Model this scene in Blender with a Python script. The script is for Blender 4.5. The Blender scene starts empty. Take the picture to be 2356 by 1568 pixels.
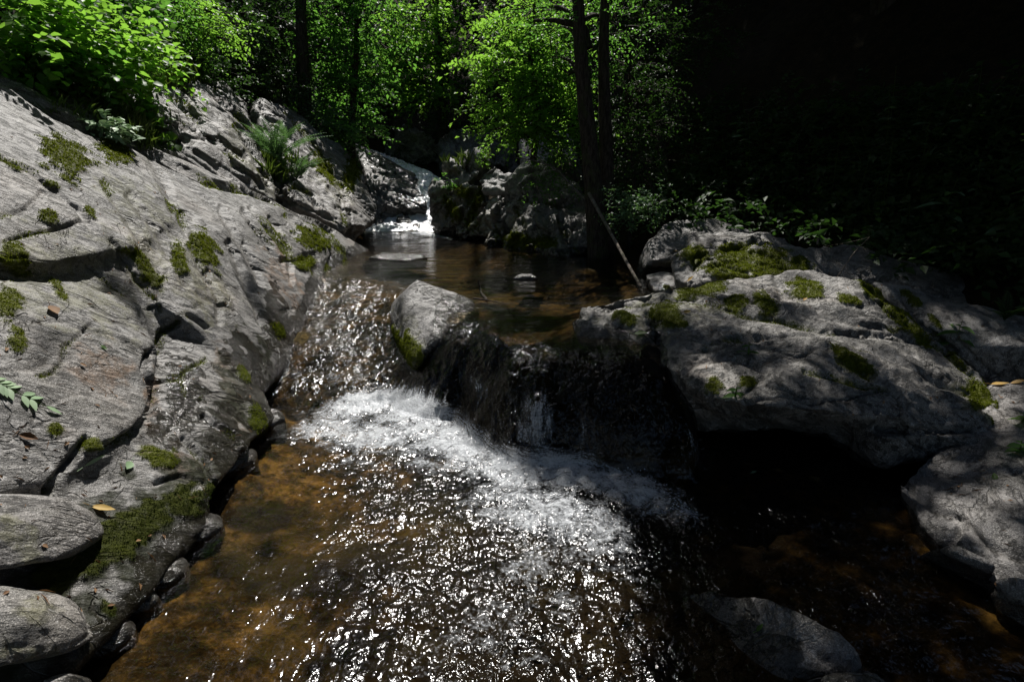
import bpy, bmesh, math, os, random
import numpy as np
from mathutils import Vector
from mathutils.bvhtree import BVHTree

random.seed(11)
RNG = np.random.default_rng(7)
scene = bpy.context.scene
COL = scene.collection

# ------------------------------------------------------------------ camera
PITCH = math.radians(17.0)
CAM = np.array((0.0, 0.0, 1.5))
CP, SP = math.cos(PITCH), math.sin(PITCH)

def ray(u, v):
    x = (u - 1178.0) / 1178.0
    y = (784.0 - v) / 1178.0
    return np.array((x, CP + y * SP, -SP + y * CP))

def W(u, v, Y):                       # point at ground distance Y
    d = ray(u, v); return CAM + d * (Y / d[1])

def Z(u, v, z):                       # point at height z
    d = ray(u, v); return CAM + d * ((z - 1.5) / d[2])

def L(u, v, off=0.0, m=1.1):          # point on the sloping left bank
    d = ray(u, v)
    t = (0.4 + m * (-2.1 + off) - 1.5) / (d[2] + m * d[0])
    return CAM + d * t

def proj(P):
    P = np.asarray(P) - CAM
    f = P[..., 1] * CP - P[..., 2] * SP
    y = P[..., 1] * SP + P[..., 2] * CP
    f = np.where(np.abs(f) < 1e-6, 1e-6, f)
    return 1178 + 1178 * P[..., 0] / f, 784 - 1178 * y / f, f

cam_data = bpy.data.cameras.new('camera')
cam_data.sensor_width = 36.0
cam_data.lens = 18.0
cam_data.clip_start = 0.05
cam_data.clip_end = 500
cam = bpy.data.objects.new('camera', cam_data)
cam.location = CAM
cam.rotation_euler = (math.radians(90) - PITCH, 0, 0)
COL.objects.link(cam)
scene.camera = cam

# ------------------------------------------------------------------ noise
_perm = np.random.default_rng(3).permutation(256).astype(np.int32)
_perm = np.concatenate([_perm, _perm, _perm])
_g = np.random.default_rng(5).normal(size=(256, 3)); _g /= np.linalg.norm(_g, axis=1)[:, None]

def perlin(P):
    P = np.asarray(P, dtype=np.float64)
    I = np.floor(P).astype(np.int64); F = P - I; I = (I & 255).astype(np.int32)
    U = F * F * F * (F * (F * 6 - 15) + 10)
    out = 0
    for dx in (0, 1):
        wx = U[:, 0] if dx else 1 - U[:, 0]
        px = _perm[I[:, 0] + dx]
        for dy in (0, 1):
            wy = U[:, 1] if dy else 1 - U[:, 1]
            py = _perm[px + I[:, 1] + dy]
            for dz in (0, 1):
                wz = U[:, 2] if dz else 1 - U[:, 2]
                h = _perm[py + I[:, 2] + dz]
                g = _g[h]
                out = out + wx * wy * wz * (g[:, 0] * (F[:, 0] - dx) + g[:, 1] * (F[:, 1] - dy) + g[:, 2] * (F[:, 2] - dz))
    return out * 1.5

def fbm(P, octs=3, gain=0.5, lac=2.03):
    a, s, o = 1.0, 0.0, 0.0
    P = np.asarray(P, dtype=np.float64)
    for k in range(octs):
        o = o + a * perlin(P + 17.3 * k); s += a
        P = P * lac; a *= gain
    return o / s

def sstep(a, b, x):
    t = np.clip((x - a) / (b - a), 0, 1); return t * t * (3 - 2 * t)

# ------------------------------------------------------------------ mesh helpers
def mesh_obj(name, co, faces, mat=None, attrs=None, smooth=True, parent=None, loc=None):
    """faces: int array (n,3) or (n,4), or a list of such arrays."""
    co = np.asarray(co, dtype=np.float32)
    if not isinstance(faces, list): faces = [faces]
    faces = [np.asarray(f, dtype=np.int32) for f in faces if len(f)]
    if loc is not None: co = co - np.asarray(loc, dtype=np.float32)
    me = bpy.data.meshes.new(name)
    me.vertices.add(len(co)); me.vertices.foreach_set('co', co.ravel())
    idx = np.concatenate([f.ravel() for f in faces])
    sizes = np.concatenate([np.full(len(f), f.shape[1], dtype=np.int32) for f in faces])
    starts = np.concatenate([[0], np.cumsum(sizes)[:-1]]).astype(np.int32)
    me.loops.add(len(idx)); me.loops.foreach_set('vertex_index', idx)
    me.polygons.add(len(sizes)); me.polygons.foreach_set('loop_start', starts)
    me.update(calc_edges=True)
    if smooth:
        me.polygons.foreach_set('use_smooth', np.ones(len(sizes), dtype=bool))
    for k, a in (attrs or {}).items():
        me.attributes.new(k, 'FLOAT', 'POINT').data.foreach_set('value', np.asarray(a, dtype=np.float32))
    if mat: me.materials.append(mat)
    o = bpy.data.objects.new(name, me)
    if loc is not None: o.location = loc
    if parent: o.parent = parent
    COL.objects.link(o)
    return o

def tag(o, label=None, cat=None, group=None, kind=None):
    if label: o['label'] = label
    if cat: o['category'] = cat
    if group: o['group'] = group
    if kind: o['kind'] = kind
    return o

def empty(name, loc):
    o = bpy.data.objects.new(name, None); o.location = loc; o.empty_display_size = .1
    COL.objects.link(o); return o

SOLIDS = []            # (co, tri) of everything rays should hit
def add_solid(co, faces):
    f = np.asarray(faces)
    if f.shape[1] == 4: f = np.concatenate([f[:, [0, 1, 2]], f[:, [0, 2, 3]]])
    SOLIDS.append((np.asarray(co), f))

def build_bvh(solids):
    off, cs, fs = 0, [], []
    for c, f in solids:
        cs.append(c); fs.append(f + off); off += len(c)
    return BVHTree.FromPolygons(np.concatenate(cs).tolist(), np.concatenate(fs).tolist())
# ------------------------------------------------------------------ materials
class NT:
    def __init__(s, name):
        s.m = bpy.data.materials.new(name); s.m.use_nodes = True
        s.t = s.m.node_tree; s.t.nodes.clear()
    def n(s, typ, **kw):
        nd = s.t.nodes.new(typ)
        for k, v in kw.items():
            if k == 'ins':
                for kk, vv in v.items():
                    if isinstance(vv, bpy.types.NodeSocket): s.t.links.new(vv, nd.inputs[kk])
                    else: nd.inputs[kk].default_value = vv
            else: setattr(nd, k, v)
        return nd
    def math(s, op, a, b=0.0, c=0.0, clamp=False):
        nd = s.n('ShaderNodeMath', operation=op, use_clamp=clamp)
        for i, x in enumerate((a, b, c)):
            if isinstance(x, bpy.types.NodeSocket): s.t.links.new(x, nd.inputs[i])
            else: nd.inputs[i].default_value = x
        return nd.outputs[0]
    def mix(s, f, a, b, blend='MIX'):
        nd = s.n('ShaderNodeMix', data_type='RGBA', blend_type=blend)
        for i, x in ((0, f), (6, a), (7, b)):
            if isinstance(x, bpy.types.NodeSocket): s.t.links.new(x, nd.inputs[i])
            else: nd.inputs[i].default_value = (x if i == 0 else (*x, 1) if len(x) == 3 else x)
        return nd.outputs[2]
    def attr(s, name): return s.n('ShaderNodeAttribute', attribute_name=name).outputs['Fac']
    def noise(s, vec, scale, detail=3, rough=.55, dist=0.0, out='Fac'):
        nd = s.n('ShaderNodeTexNoise', ins={'Vector': vec, 'Scale': scale, 'Detail': detail, 'Roughness': rough, 'Distortion': dist})
        return nd.outputs[out]
    def ramp(s, f, stops):
        nd = s.n('ShaderNodeValToRGB', ins={'Fac': f}); cr = nd.color_ramp
        while len(cr.elements) < len(stops): cr.elements.new(.5)
        for e, (p, c) in zip(cr.elements, stops):
            e.position = p; e.color = (c, c, c, 1) if isinstance(c, (int, float)) else (*c, 1)
        return nd.outputs[0]
    def step(s, x, a, b):
        nd = s.n('ShaderNodeMapRange', interpolation_type='SMOOTHSTEP', ins={0: x, 1: a, 2: b, 3: 0.0, 4: 1.0})
        return nd.outputs[0]
    def pos(s): return s.n('ShaderNodeNewGeometry').outputs['Position']
    def mapped(s, vec, rot=(0, 0, 0), scale=(1, 1, 1), loc=(0, 0, 0)):
        return s.n('ShaderNodeMapping', ins={'Vector': vec, 'Location': loc, 'Rotation': rot, 'Scale': scale}).outputs[0]
    def bump(s, h, strength, dist, normal=None):
        ins = {'Height': h, 'Strength': strength, 'Distance': dist}
        if normal is not None: ins['Normal'] = normal
        return s.n('ShaderNodeBump', ins=ins).outputs[0]
    def out(s, sh):
        s.n('ShaderNodeOutputMaterial', ins={'Surface': sh}); return s.m

FOLIATION = Vector((.62, .62, -.48)).normalized()
_rot = FOLIATION.to_track_quat('X', 'Z').to_matrix()
FR = np.array(_rot.transposed())      # world -> foliation frame (x runs along the foliation)
FE = _rot.transposed().to_euler()

def rock_mat(name, lo, hi, warm=(.24, .185, .135), warm_amt=.5, dark=.5, folrot=FE, fine=1.0):
    N = NT(name)
    p = N.pos()
    q = N.mapped(p, rot=folrot)
    qs = N.mapped(q, scale=(1.0, 2.6, 2.6))
    band = N.noise(qs, 5.0, 5, .62, .3)
    big = N.noise(p, 1.3, 4, .6)
    mid = N.noise(q, 9.0, 5, .65)
    fine_n = N.noise(N.mapped(q, scale=(.45, 1, 1)), 75.0, 4, .72)
    grain = N.noise(p, 260.0, 2, .6)
    tone = N.math('ADD', N.math('MULTIPLY', band, .45), N.math('ADD', N.math('MULTIPLY', mid, .35), N.math('MULTIPLY', fine_n, .35)))
    col = N.mix(N.step(tone, .36, .80), lo, hi)
    col = N.mix(N.math('MULTIPLY', N.step(big, .48, .72), warm_amt), col, warm)
    streak = N.noise(N.mapped(q, scale=(.55, 1.7, 1.7)), 2.4, 7, .68, .4)
    col = N.mix(N.math('MULTIPLY', N.step(streak, .46, .60), .78), col, (.075, .071, .060))
    # salt and pepper grain of the gneiss
    col = N.mix(N.step(grain, .54, .66), col, tuple(min(.8, h * 1.5) for h in hi))
    col = N.mix(N.math('MULTIPLY', N.step(grain, .46, .36), .55), col, (.06, .058, .055))
    # dark lichen crust and pits, drawn out along the foliation
    pits = N.noise(N.mapped(q, scale=(.30, 1, 1)), 26.0, 6, .74, .2)
    region = N.step(N.noise(p, 2.3, 3, .6), .34, .60)
    col = N.mix(N.math('MULTIPLY', N.math('MULTIPLY', N.step(pits, .49, .57), region), dark), col, (.045, .043, .038))
    # pale lichen
    lich = N.noise(p, 14.0, 6, .7)
    col = N.mix(N.math('MULTIPLY', N.step(lich, .60, .68), .5), col, (.48, .48, .47))
    # thin green growth (a stain), brown mineral stain
    thin = N.math('MULTIPLY', N.attr('moss_tint'), N.step(N.noise(q, 18.0, 5, .7), .33, .60))
    col = N.mix(N.math('MULTIPLY', thin, .75), col, (.115, .115, .022))
    col = N.mix(N.math('MULTIPLY', N.attr('rust'), N.step(mid, .35, .62)), col, (.20, .10, .035))
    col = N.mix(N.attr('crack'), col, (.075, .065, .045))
    alg = N.math('MULTIPLY', N.attr('algae'), N.step(N.noise(p, 11.0, 5, .7), .30, .58))
    col = N.mix(N.math('MULTIPLY', alg, .95), col, (.020, .019, .009))
    mossn = N.step(N.math('ADD', N.attr('moss'), N.math('MULTIPLY', N.math('SUBTRACT', N.noise(p, 20.0, 5, .75), .5), 2.2)), .35, .95)
    mosscol = N.mix(N.noise(p, 60.0, 4, .7), (.028, .034, .005), (.13, .145, .012))
    col = N.mix(mossn, col, mosscol)
    col = N.mix(N.math('MULTIPLY', N.attr('algae'), .68), col, (.018, .022, .008))
    wet = N.math('SUBTRACT', N.attr('wet'), N.math('MULTIPLY', N.attr('moss'), .6))
    wetn = N.step(N.math('ADD', wet, N.math('MULTIPLY', N.math('SUBTRACT', mid, .5), .7)), .35, .65)
    col = N.mix(wetn, col, N.mix(.82, col, (.014, .012, .008)))
    ln = N.noise(N.mapped(q, scale=(.5, 1.5, 1.5)), 2.6, 4, .55, .7)
    ln2 = N.noise(N.mapped(q, scale=(1.1, .8, .9), loc=(5, 3, 1)), 2.1, 4, .5, .9)
    frac = N.math('MAXIMUM', N.step(N.math('ABSOLUTE', N.math('SUBTRACT', ln, .5)), .016, .003), N.math('MULTIPLY', N.step(N.math('ABSOLUTE', N.math('SUBTRACT', ln2, .52)), .010, .002), .8))
    frac = N.math('MULTIPLY', frac, N.step(N.noise(p, 1.6, 2, .5), .42, .56))
    col = N.mix(N.math('MULTIPLY', frac, .55), col, (.05, .045, .034))
    h = N.math('ADD', N.math('MULTIPLY', fine_n, .45 * fine), N.math('ADD', N.math('MULTIPLY', mid, 1.2), N.math('MULTIPLY', band, .55)))
    h = N.math('SUBTRACT', h, N.math('MULTIPLY', N.step(pits, .52, .62), .45))
    h = N.math('SUBTRACT', h, N.math('MULTIPLY', frac, .9))
    b = N.bump(h, .95, .017)
    b = N.bump(grain, .35, .0035, b)
    rough = N.n('ShaderNodeMapRange', ins={0: wetn, 1: 0.0, 2: 1.0, 3: .56, 4: .17}).outputs[0]
    spec = N.n('ShaderNodeMapRange', ins={0: wetn, 1: 0.0, 2: 1.0, 3: .55, 4: .65}).outputs[0]
    spec = N.math('MULTIPLY', spec, N.math('SUBTRACT', 1.0, N.math('MULTIPLY', mossn, .85)))
    spec = N.math('MULTIPLY', spec, N.math('SUBTRACT', 1.0, N.math('MULTIPLY', alg, .72)))
    bs = N.n('ShaderNodeBsdfPrincipled', ins={'Base Color': col, 'Roughness': rough, 'Specular IOR Level': spec, 'Normal': b})
    return N.out(bs.outputs[0])

M = {}
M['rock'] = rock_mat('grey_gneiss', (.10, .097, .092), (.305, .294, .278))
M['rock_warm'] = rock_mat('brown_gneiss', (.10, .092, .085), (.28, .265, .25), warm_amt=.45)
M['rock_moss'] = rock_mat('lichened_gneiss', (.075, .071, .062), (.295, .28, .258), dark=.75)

def bed_mat():
    N = NT('stream_bed')
    p = N.pos()
    a = N.noise(p, 3.2, 5, .65, .4); b_ = N.noise(p, 13.0, 5, .7, .3); c = N.noise(p, 60.0, 3, .7)
    vor = N.n('ShaderNodeTexVoronoi', ins={'Vector': N.mapped(p, scale=(1, 1, .5)), 'Scale': 11.0}).outputs['Distance']
    t = N.math('ADD', N.math('MULTIPLY', a, .5), N.math('ADD', N.math('MULTIPLY', b_, .38), N.math('MULTIPLY', c, .14)))
    col = N.ramp(t, [(.38, (.006, .005, .004)), (.47, (.018, .013, .006)), (.53, (.055, .038, .014)), (.60, (.15, .102, .036)), (.70, (.23, .165, .075))])
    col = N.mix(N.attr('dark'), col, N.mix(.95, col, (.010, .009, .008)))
    col = N.mix(N.math('MULTIPLY', N.step(N.noise(p, 1.7, 3, .6), .50, .60), .55), col, (.035, .032, .016))
    h = N.math('ADD', N.math('MULTIPLY', b_, 1.0), N.math('MULTIPLY', vor, .5))
    bs = N.n('ShaderNodeBsdfPrincipled', ins={'Base Color': col, 'Roughness': .9, 'Specular IOR Level': .05, 'Normal': N.bump(h, .8, .03)})
    return N.out(bs.outputs[0])
M['bed'] = bed_mat()

def ground_mat():
    N = NT('leaf_litter_soil')
    p = N.pos()
    t = N.noise(p, 7.0, 6, .7); s = N.noise(p, 45.0, 4, .7)
    col = N.ramp(N.math('ADD', N.math('MULTIPLY', t, .5), N.math('MULTIPLY', s, .5)),
                 [(.35, (.010, .009, .005)), (.5, (.028, .022, .011)), (.62, (.055, .04, .018)), (.75, (.035, .045, .012))])
    bs = N.n('ShaderNodeBsdfPrincipled', ins={'Base Color': col, 'Roughness': .95, 'Specular IOR Level': .1, 'Normal': N.bump(N.math('ADD', t, s), 1.0, .05)})
    return N.out(bs.outputs[0])
M['ground'] = ground_mat()

def leaf_mat(name, c1, c2, trans, tmix=.45, rough=.46, spec=.32):
    N = NT(name)
    r = N.attr('rnd')
    col = N.mix(r, c1, c2)
    tc = N.mix(r, tuple(x * .75 for x in trans), trans)
    d = N.n('ShaderNodeBsdfPrincipled', ins={'Base Color': col, 'Roughness': rough, 'Specular IOR Level': spec})
    t = N.n('ShaderNodeBsdfTranslucent', ins={'Color': tc})
    mx = N.n('ShaderNodeMixShader', ins={0: tmix, 1: d.outputs[0], 2: t.outputs[0]})
    return N.out(mx.outputs[0])
M['leaf'] = leaf_mat('green_leaf', (.030, .080, .018), (.07, .14, .030), (.17, .42, .05), .5)
M['leaf_yellow'] = leaf_mat('bright_leaf', (.05, .13, .022), (.11, .20, .035), (.30, .60, .06), .58)
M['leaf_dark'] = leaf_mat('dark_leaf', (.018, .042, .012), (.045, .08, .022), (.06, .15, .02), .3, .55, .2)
M['leaf_blue'] = leaf_mat('glaucous_leaf', (.07, .13, .06), (.14, .24, .12), (.16, .32, .08), .35, .4)
M['leaf_pale'] = leaf_mat('pale_green_leaf', (.24, .36, .20), (.34, .46, .28), (.25, .38, .16), .2, .5)
M['leaf_fallen'] = leaf_mat('fallen_yellow_leaf', (.38, .22, .05), (.50, .34, .10), (.4, .24, .05), .2, .6)
M['leaf_brown'] = leaf_mat('fallen_brown_leaf', (.16, .08, .035), (.30, .18, .09), (.15, .07, .02), .15, .7)
M['moss'] = leaf_mat('moss', (.032, .044, .004), (.15, .18, .012), (.17, .21, .012), .38, .9, .02)
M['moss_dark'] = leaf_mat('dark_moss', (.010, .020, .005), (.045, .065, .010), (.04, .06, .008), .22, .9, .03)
M['grass'] = leaf_mat('grass', (.06, .11, .02), (.15, .21, .05), (.22, .34, .04), .4, .5)

def bark_mat(name, c1, c2):
    N = NT(name)
    p = N.mapped(N.pos(), scale=(1, 1, .22))
    t = N.noise(p, 38.0, 5, .7)
    col = N.mix(N.step(t, .35, .65), c1, c2)
    g = N.step(N.noise(N.pos(), 6.0, 4, .6), .5, .65)
    col = N.mix(N.math('MULTIPLY', g, .5), col, (.05, .065, .02))
    bs = N.n('ShaderNodeBsdfPrincipled', ins={'Base Color': col, 'Roughness': .9, 'Specular IOR Level': .2, 'Normal': N.bump(t, .9, .02)})
    return N.out(bs.outputs[0])
M['bark'] = bark_mat('dark_bark', (.018, .014, .011), (.075, .06, .047))
M['bark_pale'] = bark_mat('pale_bark', (.07, .06, .05), (.20, .18, .15))
M['wood'] = bark_mat('dead_wood', (.10, .08, .06), (.28, .24, .20))

def water_mat(name, foamy=True, tint=(.88, .77, .58), rip=1.0):
    N = NT(name)
    p = N.pos()
    turb = N.attr('turb')               # how broken the surface is
    flow = N.attr('flow')               # running-down direction stretch
    a = N.noise(N.mapped(p, scale=(1, .75, .6)), 27.0, 1, .5, .8)
    b_ = N.noise(N.mapped(p, scale=(1, .8, .45)), 66.0, 1, .5, .6)
    c = N.noise(N.mapped(p, scale=(1.5, .9, .4)), 120.0, 0, .5, .3)
    calm = N.noise(N.mapped(p, scale=(.55, 2.2, 1)), 5.0, 3, .5, .3)
    patch = N.n('ShaderNodeMapRange', ins={0: N.noise(N.mapped(p, scale=(1, .6, 1)), 2.6, 3, .6, .6), 1: .35, 2: .65, 3: .35, 4: 1.5}).outputs[0]
    turb = N.math('MULTIPLY', turb, patch)
    h = N.math('ADD', N.math('MULTIPLY', a, 1.0), N.math('ADD', N.math('MULTIPLY', b_, .30), N.math('MULTIPLY', c, .05)))
    hh = N.math('ADD', N.math('MULTIPLY', h, N.math('MULTIPLY', turb, .0125 * rip)), N.math('MULTIPLY', calm, .012))
    nb = N.n('ShaderNodeBump', ins={'Height': hh, 'Strength': 1.0, 'Distance': 1.0}).outputs[0]
    fr = N.n('ShaderNodeFresnel', ins={'IOR': 1.33, 'Normal': nb}).outputs[0]
    tr = N.n('ShaderNodeBsdfTransparent', ins={'Color': (*tint, 1)})
    gl = N.n('ShaderNodeBsdfGlossy', ins={'Color': (1, 1, 1, 1), 'Roughness': N.n('ShaderNodeMapRange', ins={0: turb, 1: 0.1, 2: .6, 3: .07, 4: .145}).outputs[0], 'Normal': nb})
    wat = N.n('ShaderNodeMixShader', ins={0: fr, 1: tr.outputs[0], 2: gl.outputs[0]}).outputs[0]
    # foam: a froth of fine bubbles
    flowm = N.n('ShaderNodeMix', data_type='VECTOR', ins={0: flow, 4: p, 5: N.mapped(p, scale=(1.6, .5, .16))}).outputs[1]
    vor = N.n('ShaderNodeTexVoronoi', ins={'Vector': p, 'Scale': 75.0}).outputs['Distance']
    vor2 = N.n('ShaderNodeTexVoronoi', ins={'Vector': p, 'Scale': 170.0}).outputs['Distance']
    fo = N.attr('foam')
    n1 = N.noise(flowm, 9.0, 5, .65, 1.2); n2 = N.noise(flowm, 55.0, 4, .7, .4)
    t = N.math('ADD', fo, N.math('ADD', N.math('MULTIPLY', N.math('SUBTRACT', n1, .5), 1.5), N.math('MULTIPLY', N.math('SUBTRACT', n2, .5), .55)))
    t = N.math('SUBTRACT', t, N.math('MULTIPLY', vor, .30))
    mask = N.math('MULTIPLY', N.step(t, .16, .90), N.step(fo, .02, .2))
    fb = N.bump(N.math('ADD', N.math('MULTIPLY', N.math('SUBTRACT', 1.0, vor), .6), N.math('ADD', N.math('MULTIPLY', N.math('SUBTRACT', 1.0, vor2), .25), n2)), .7, .012)
    fd = N.n('ShaderNodeBsdfPrincipled', ins={'Base Color': (.68, .71, .74, 1), 'Roughness': .25, 'Specular IOR Level': .5, 'Normal': fb})
    mx = N.n('ShaderNodeMixShader', ins={0: N.math('MULTIPLY', mask, .80), 1: wat, 2: fd.outputs[0]})
    return N.out(mx.outputs[0])
M['water'] = water_mat('water')

def drop_mat():
    N = NT('water_drop')
    g = N.n('ShaderNodeBsdfPrincipled', ins={'Base Color': (.8, .83, .86, 1), 'Roughness': .12, 'Specular IOR Level': .6, 'Alpha': .75})
    return N.out(g.outputs[0])
M['drop'] = drop_mat()
# ------------------------------------------------------------------ light
SUN_AZ, SUN_EL = math.radians(-6), math.radians(57)
SUN = np.array((math.sin(SUN_AZ) * math.cos(SUN_EL), math.cos(SUN_AZ) * math.cos(SUN_EL), math.sin(SUN_EL)))
# ------------------------------------------------------------------ stream shape
XF = np.array([-3.2, -2.0, -1.3, -.85, -.3, 0.0, .3, .65, .8, 1.0, 1.2, 1.4, 2.2])
YF = np.array([3.7, 3.55, 3.3, 3.25, 2.92, 2.56, 2.48, 2.38, 2.30, 2.35, 3.0, 4.2, 4.2])
YL = np.array([5.8, 5.6, 5.2, 4.5, 3.75, 3.38, 3.10, 3.0, 3.05, 3.45, 4.2, 4.8, 4.8])
LEFT_Y = [-3, 1.2, 2.36, 3.4, 4.2, 5.7, 7.8, 10.5, 12, 14, 60]
LEFT_X = [-1.3, -1.33, -1.5, -1.9, -2.15, -2.4, -2.3, -3.4, -3.9, -4.2, -5]
RIGHT_Y = [-3, 1.3, 2.2, 2.7, 3.6, 4.9, 6.85, 8.1, 10.2, 12, 14, 60]
RIGHT_X = [2.3, 1.95, 1.9, 1.0, .6, 1.14, .6, -.26, -1.5, -1.9, -2.2, -1.5]
UP = 0.55

def level(X, Y, wob=0.0):
    Q = np.stack([X, Y, X * 0], -1); Y = Y + (.16 * fbm(Q * 1.7 + 2.2, 2) + .07 * fbm(Q * 5 + 9, 2)) * sstep(-.9, -.4, X)
    yf = np.interp(X, XF, YF); yl = np.interp(X, XF, YL)
    s = np.clip((Y - yf) / (yl - yf) + wob, 0, 1)
    ramp = sstep(-.95, -.35, X)
    lin = s * .92 + .08 * sstep(0, 1, s)
    steep = 1 - (1 - s) ** 2.3
    return (UP - .02) * (lin * (1 - ramp) + steep * ramp) + .02 * sstep(0, 1.2, Y - yl), s

# ------------------------------------------------------------------ rocks
def hull_mesh(hulls, voxel, smooth_it, sub):
    bm = bmesh.new()
    for pts in hulls:
        vs = [bm.verts.new(p) for p in pts]
        r = bmesh.ops.convex_hull(bm, input=vs)
        junk = list({e for e in r['geom_interior'] + r['geom_unused'] if isinstance(e, bmesh.types.BMVert)})
        if junk: bmesh.ops.delete(bm, geom=junk, context='VERTS')
    bmesh.ops.recalc_face_normals(bm, faces=bm.faces)
    me = bpy.data.meshes.new('tmp'); bm.to_mesh(me); bm.free()
    o = bpy.data.objects.new('tmp', me); COL.objects.link(o)
    m = o.modifiers.new('r', 'REMESH'); m.mode = 'VOXEL'; m.voxel_size = voxel; m.adaptivity = 0
    if smooth_it:
        m = o.modifiers.new('s', 'SMOOTH'); m.factor = .5; m.iterations = smooth_it
    if sub:
        m = o.modifiers.new('u', 'SUBSURF'); m.levels = sub; m.render_levels = sub
    dg = bpy.context.evaluated_depsgraph_get()
    e = o.evaluated_get(dg); em = e.to_mesh()
    n = len(em.vertices)
    co = np.empty(n * 3, np.float32); em.vertices.foreach_get('co', co); co = co.reshape(-1, 3).astype(np.float64)
    nf = len(em.polygons)
    lt = np.empty(nf, np.int32); em.polygons.foreach_get('loop_total', lt)
    ix = np.empty(len(em.loops), np.int32); em.loops.foreach_get('vertex_index', ix)
    assert (lt == 4).all()
    fa = ix.reshape(-1, 4)
    e.to_mesh_clear()
    bpy.data.objects.remove(o); bpy.data.meshes.remove(me)
    return co, fa

def vnormals(co, f):
    a = co[f[:, 2]] - co[f[:, 0]]; b = co[f[:, 3]] - co[f[:, 1]]
    n = np.cross(a, b)
    out = np.zeros_like(co)
    for k in range(4):
        for c in range(3):
            out[:, c] += np.bincount(f[:, k], n[:, c], len(co))
    return out / np.maximum(np.linalg.norm(out, axis=1), 1e-9)[:, None]

def weather(co, f, amp=1.0, scale=1.0, fol=True, crack=1.0, seed=0.0, big=.05, led_amt=1.0, crag=0.0):
    """Displace a smooth rock into gneiss: broad swells, ribs along the foliation, cracks, grit."""
    n = vnormals(co, f)
    p = co + seed
    q = p @ FR.T
    d = big * fbm(p * .9 / scale, 3)
    st = np.array([.55, 2.6, 2.6]) if fol else np.array([1.6, 1.6, 1.6])
    rib = fbm(q * st / scale, 4, .55)
    d = d + .036 * amp * rib
    fr = fbm(q * np.array([2.2, 9, 9]) / scale + 5.1, 3, .55)
    d = d + .007 * amp * fr
    d = d + .006 * amp * fbm(p * 14 / scale, 3, .6)
    # stepped ledges: the rock breaks along its foliation
    led = q[:, 2] * 5.0 / scale + 1.1 * fbm(p * 1.1 / scale + 3.3, 2)
    fl = led - np.floor(led)
    d = d + .030 * led_amt * amp * (sstep(.0, .75, fl) - sstep(.86, 1.0, fl) - .4) * sstep(-.15, .25, fbm(p * .8 / scale + 9.7, 2))
    if crag:
        for fq, am, of in ((1.3, .10, 3.0), (3.0, .045, 8.0)):
            cc_ = 4.0 * fbm(p * fq + of, 2, .4); fl2 = np.floor(cc_); fr2 = cc_ - fl2
            d = d + crag * am * (fl2 + sstep(.62, .95, fr2) - 0.2 * fr2)
    # cracks
    c1 = np.abs(fbm(q * np.array([.45, 1.5, 1.5]) / scale + 21.7, 2) + .12 * fbm(p * 4 + 2.2, 2))
    c2 = np.abs(fbm(p * np.array([.9, .8, 1.0]) / scale + 41.2, 2) + .10 * fbm(p * 4 + 7.2, 2))
    gate = sstep(-.05, .2, fbm(p * .7 + 60.1, 2))
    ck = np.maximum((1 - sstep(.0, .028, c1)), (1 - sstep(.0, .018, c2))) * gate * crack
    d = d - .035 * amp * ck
    return co + n * d[:, None], ck

def spot_mask(co, spots, rough=.5):
    """spots: (u, v, radius_px[, aspect, angle]) as seen on the surface; returns a 0-1 growth mask."""
    u, v, fdepth = proj(co)
    m = np.zeros(len(co))
    nz = fbm(co * 9 + 4.0, 3, .6)
    for s in spots:
        uu, vv, r = s[:3]
        asp = s[3] if len(s) > 3 else 1.0; an = math.radians(s[4]) if len(s) > 4 else 0.0
        du, dv = u - uu, v - vv
        a = (du * math.cos(an) + dv * math.sin(an)) / asp; b = -du * math.sin(an) + dv * math.cos(an)
        k = .85 - np.sqrt(a * a + b * b) / r
        m = np.maximum(m, np.where(fdepth > .3, sstep(-.10, .30, k + nz * rough * 1.7), 0))
    return m

def carve(co, f, grooves):
    n = vnormals(co, f)
    u, v, fd = proj(co)
    face = (((CAM - co) * n).sum(1) > 0) & (fd > .3)
    tot = np.zeros(len(co)); groove_dark = np.zeros(len(co)); halo = np.zeros(len(co))
    jit = 7 * fbm(co * 3.2 + 2.0, 2); jit2 = 7 * fbm(co * 3.2 + 31.0, 2)
    uu, vv = u + jit, v + jit2
    var = .82 + .36 * np.clip(.5 + fbm(co * 2.1 + 12, 2), 0, 1)
    for pts, w, dep in grooves:
        P = np.array(pts, float)
        box = face & (u > P[:, 0].min() - 2 * w - 9) & (u < P[:, 0].max() + 2 * w + 9) & (v > P[:, 1].min() - 2 * w - 9) & (v < P[:, 1].max() + 2 * w + 9)
        i = np.nonzero(box)[0]
        if not len(i): continue
        q = np.stack([uu[i], vv[i]], 1); best = np.full(len(i), 1e9)
        for a, b in zip(P[:-1], P[1:]):
            ab = b - a; t = np.clip(((q - a) @ ab) / (ab @ ab), 0, 1)
            best = np.minimum(best, np.linalg.norm(q - a - t[:, None] * ab, axis=1))
        k = np.clip(1 - best / (w * 1.1), 0, 1) ** .8 * var[i]
        tot[i] = np.maximum(tot[i], k * dep)
        halo[i] = np.maximum(halo[i], 1 - sstep(.2, 1.5, best / max(w, 9)))
        groove_dark[i] = np.maximum(groove_dark[i], (1 - sstep(0, .45, best / w)) * .6)  # centre line of each groove gets the darker brown
    return co - n * tot[:, None], groove_dark, halo

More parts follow.
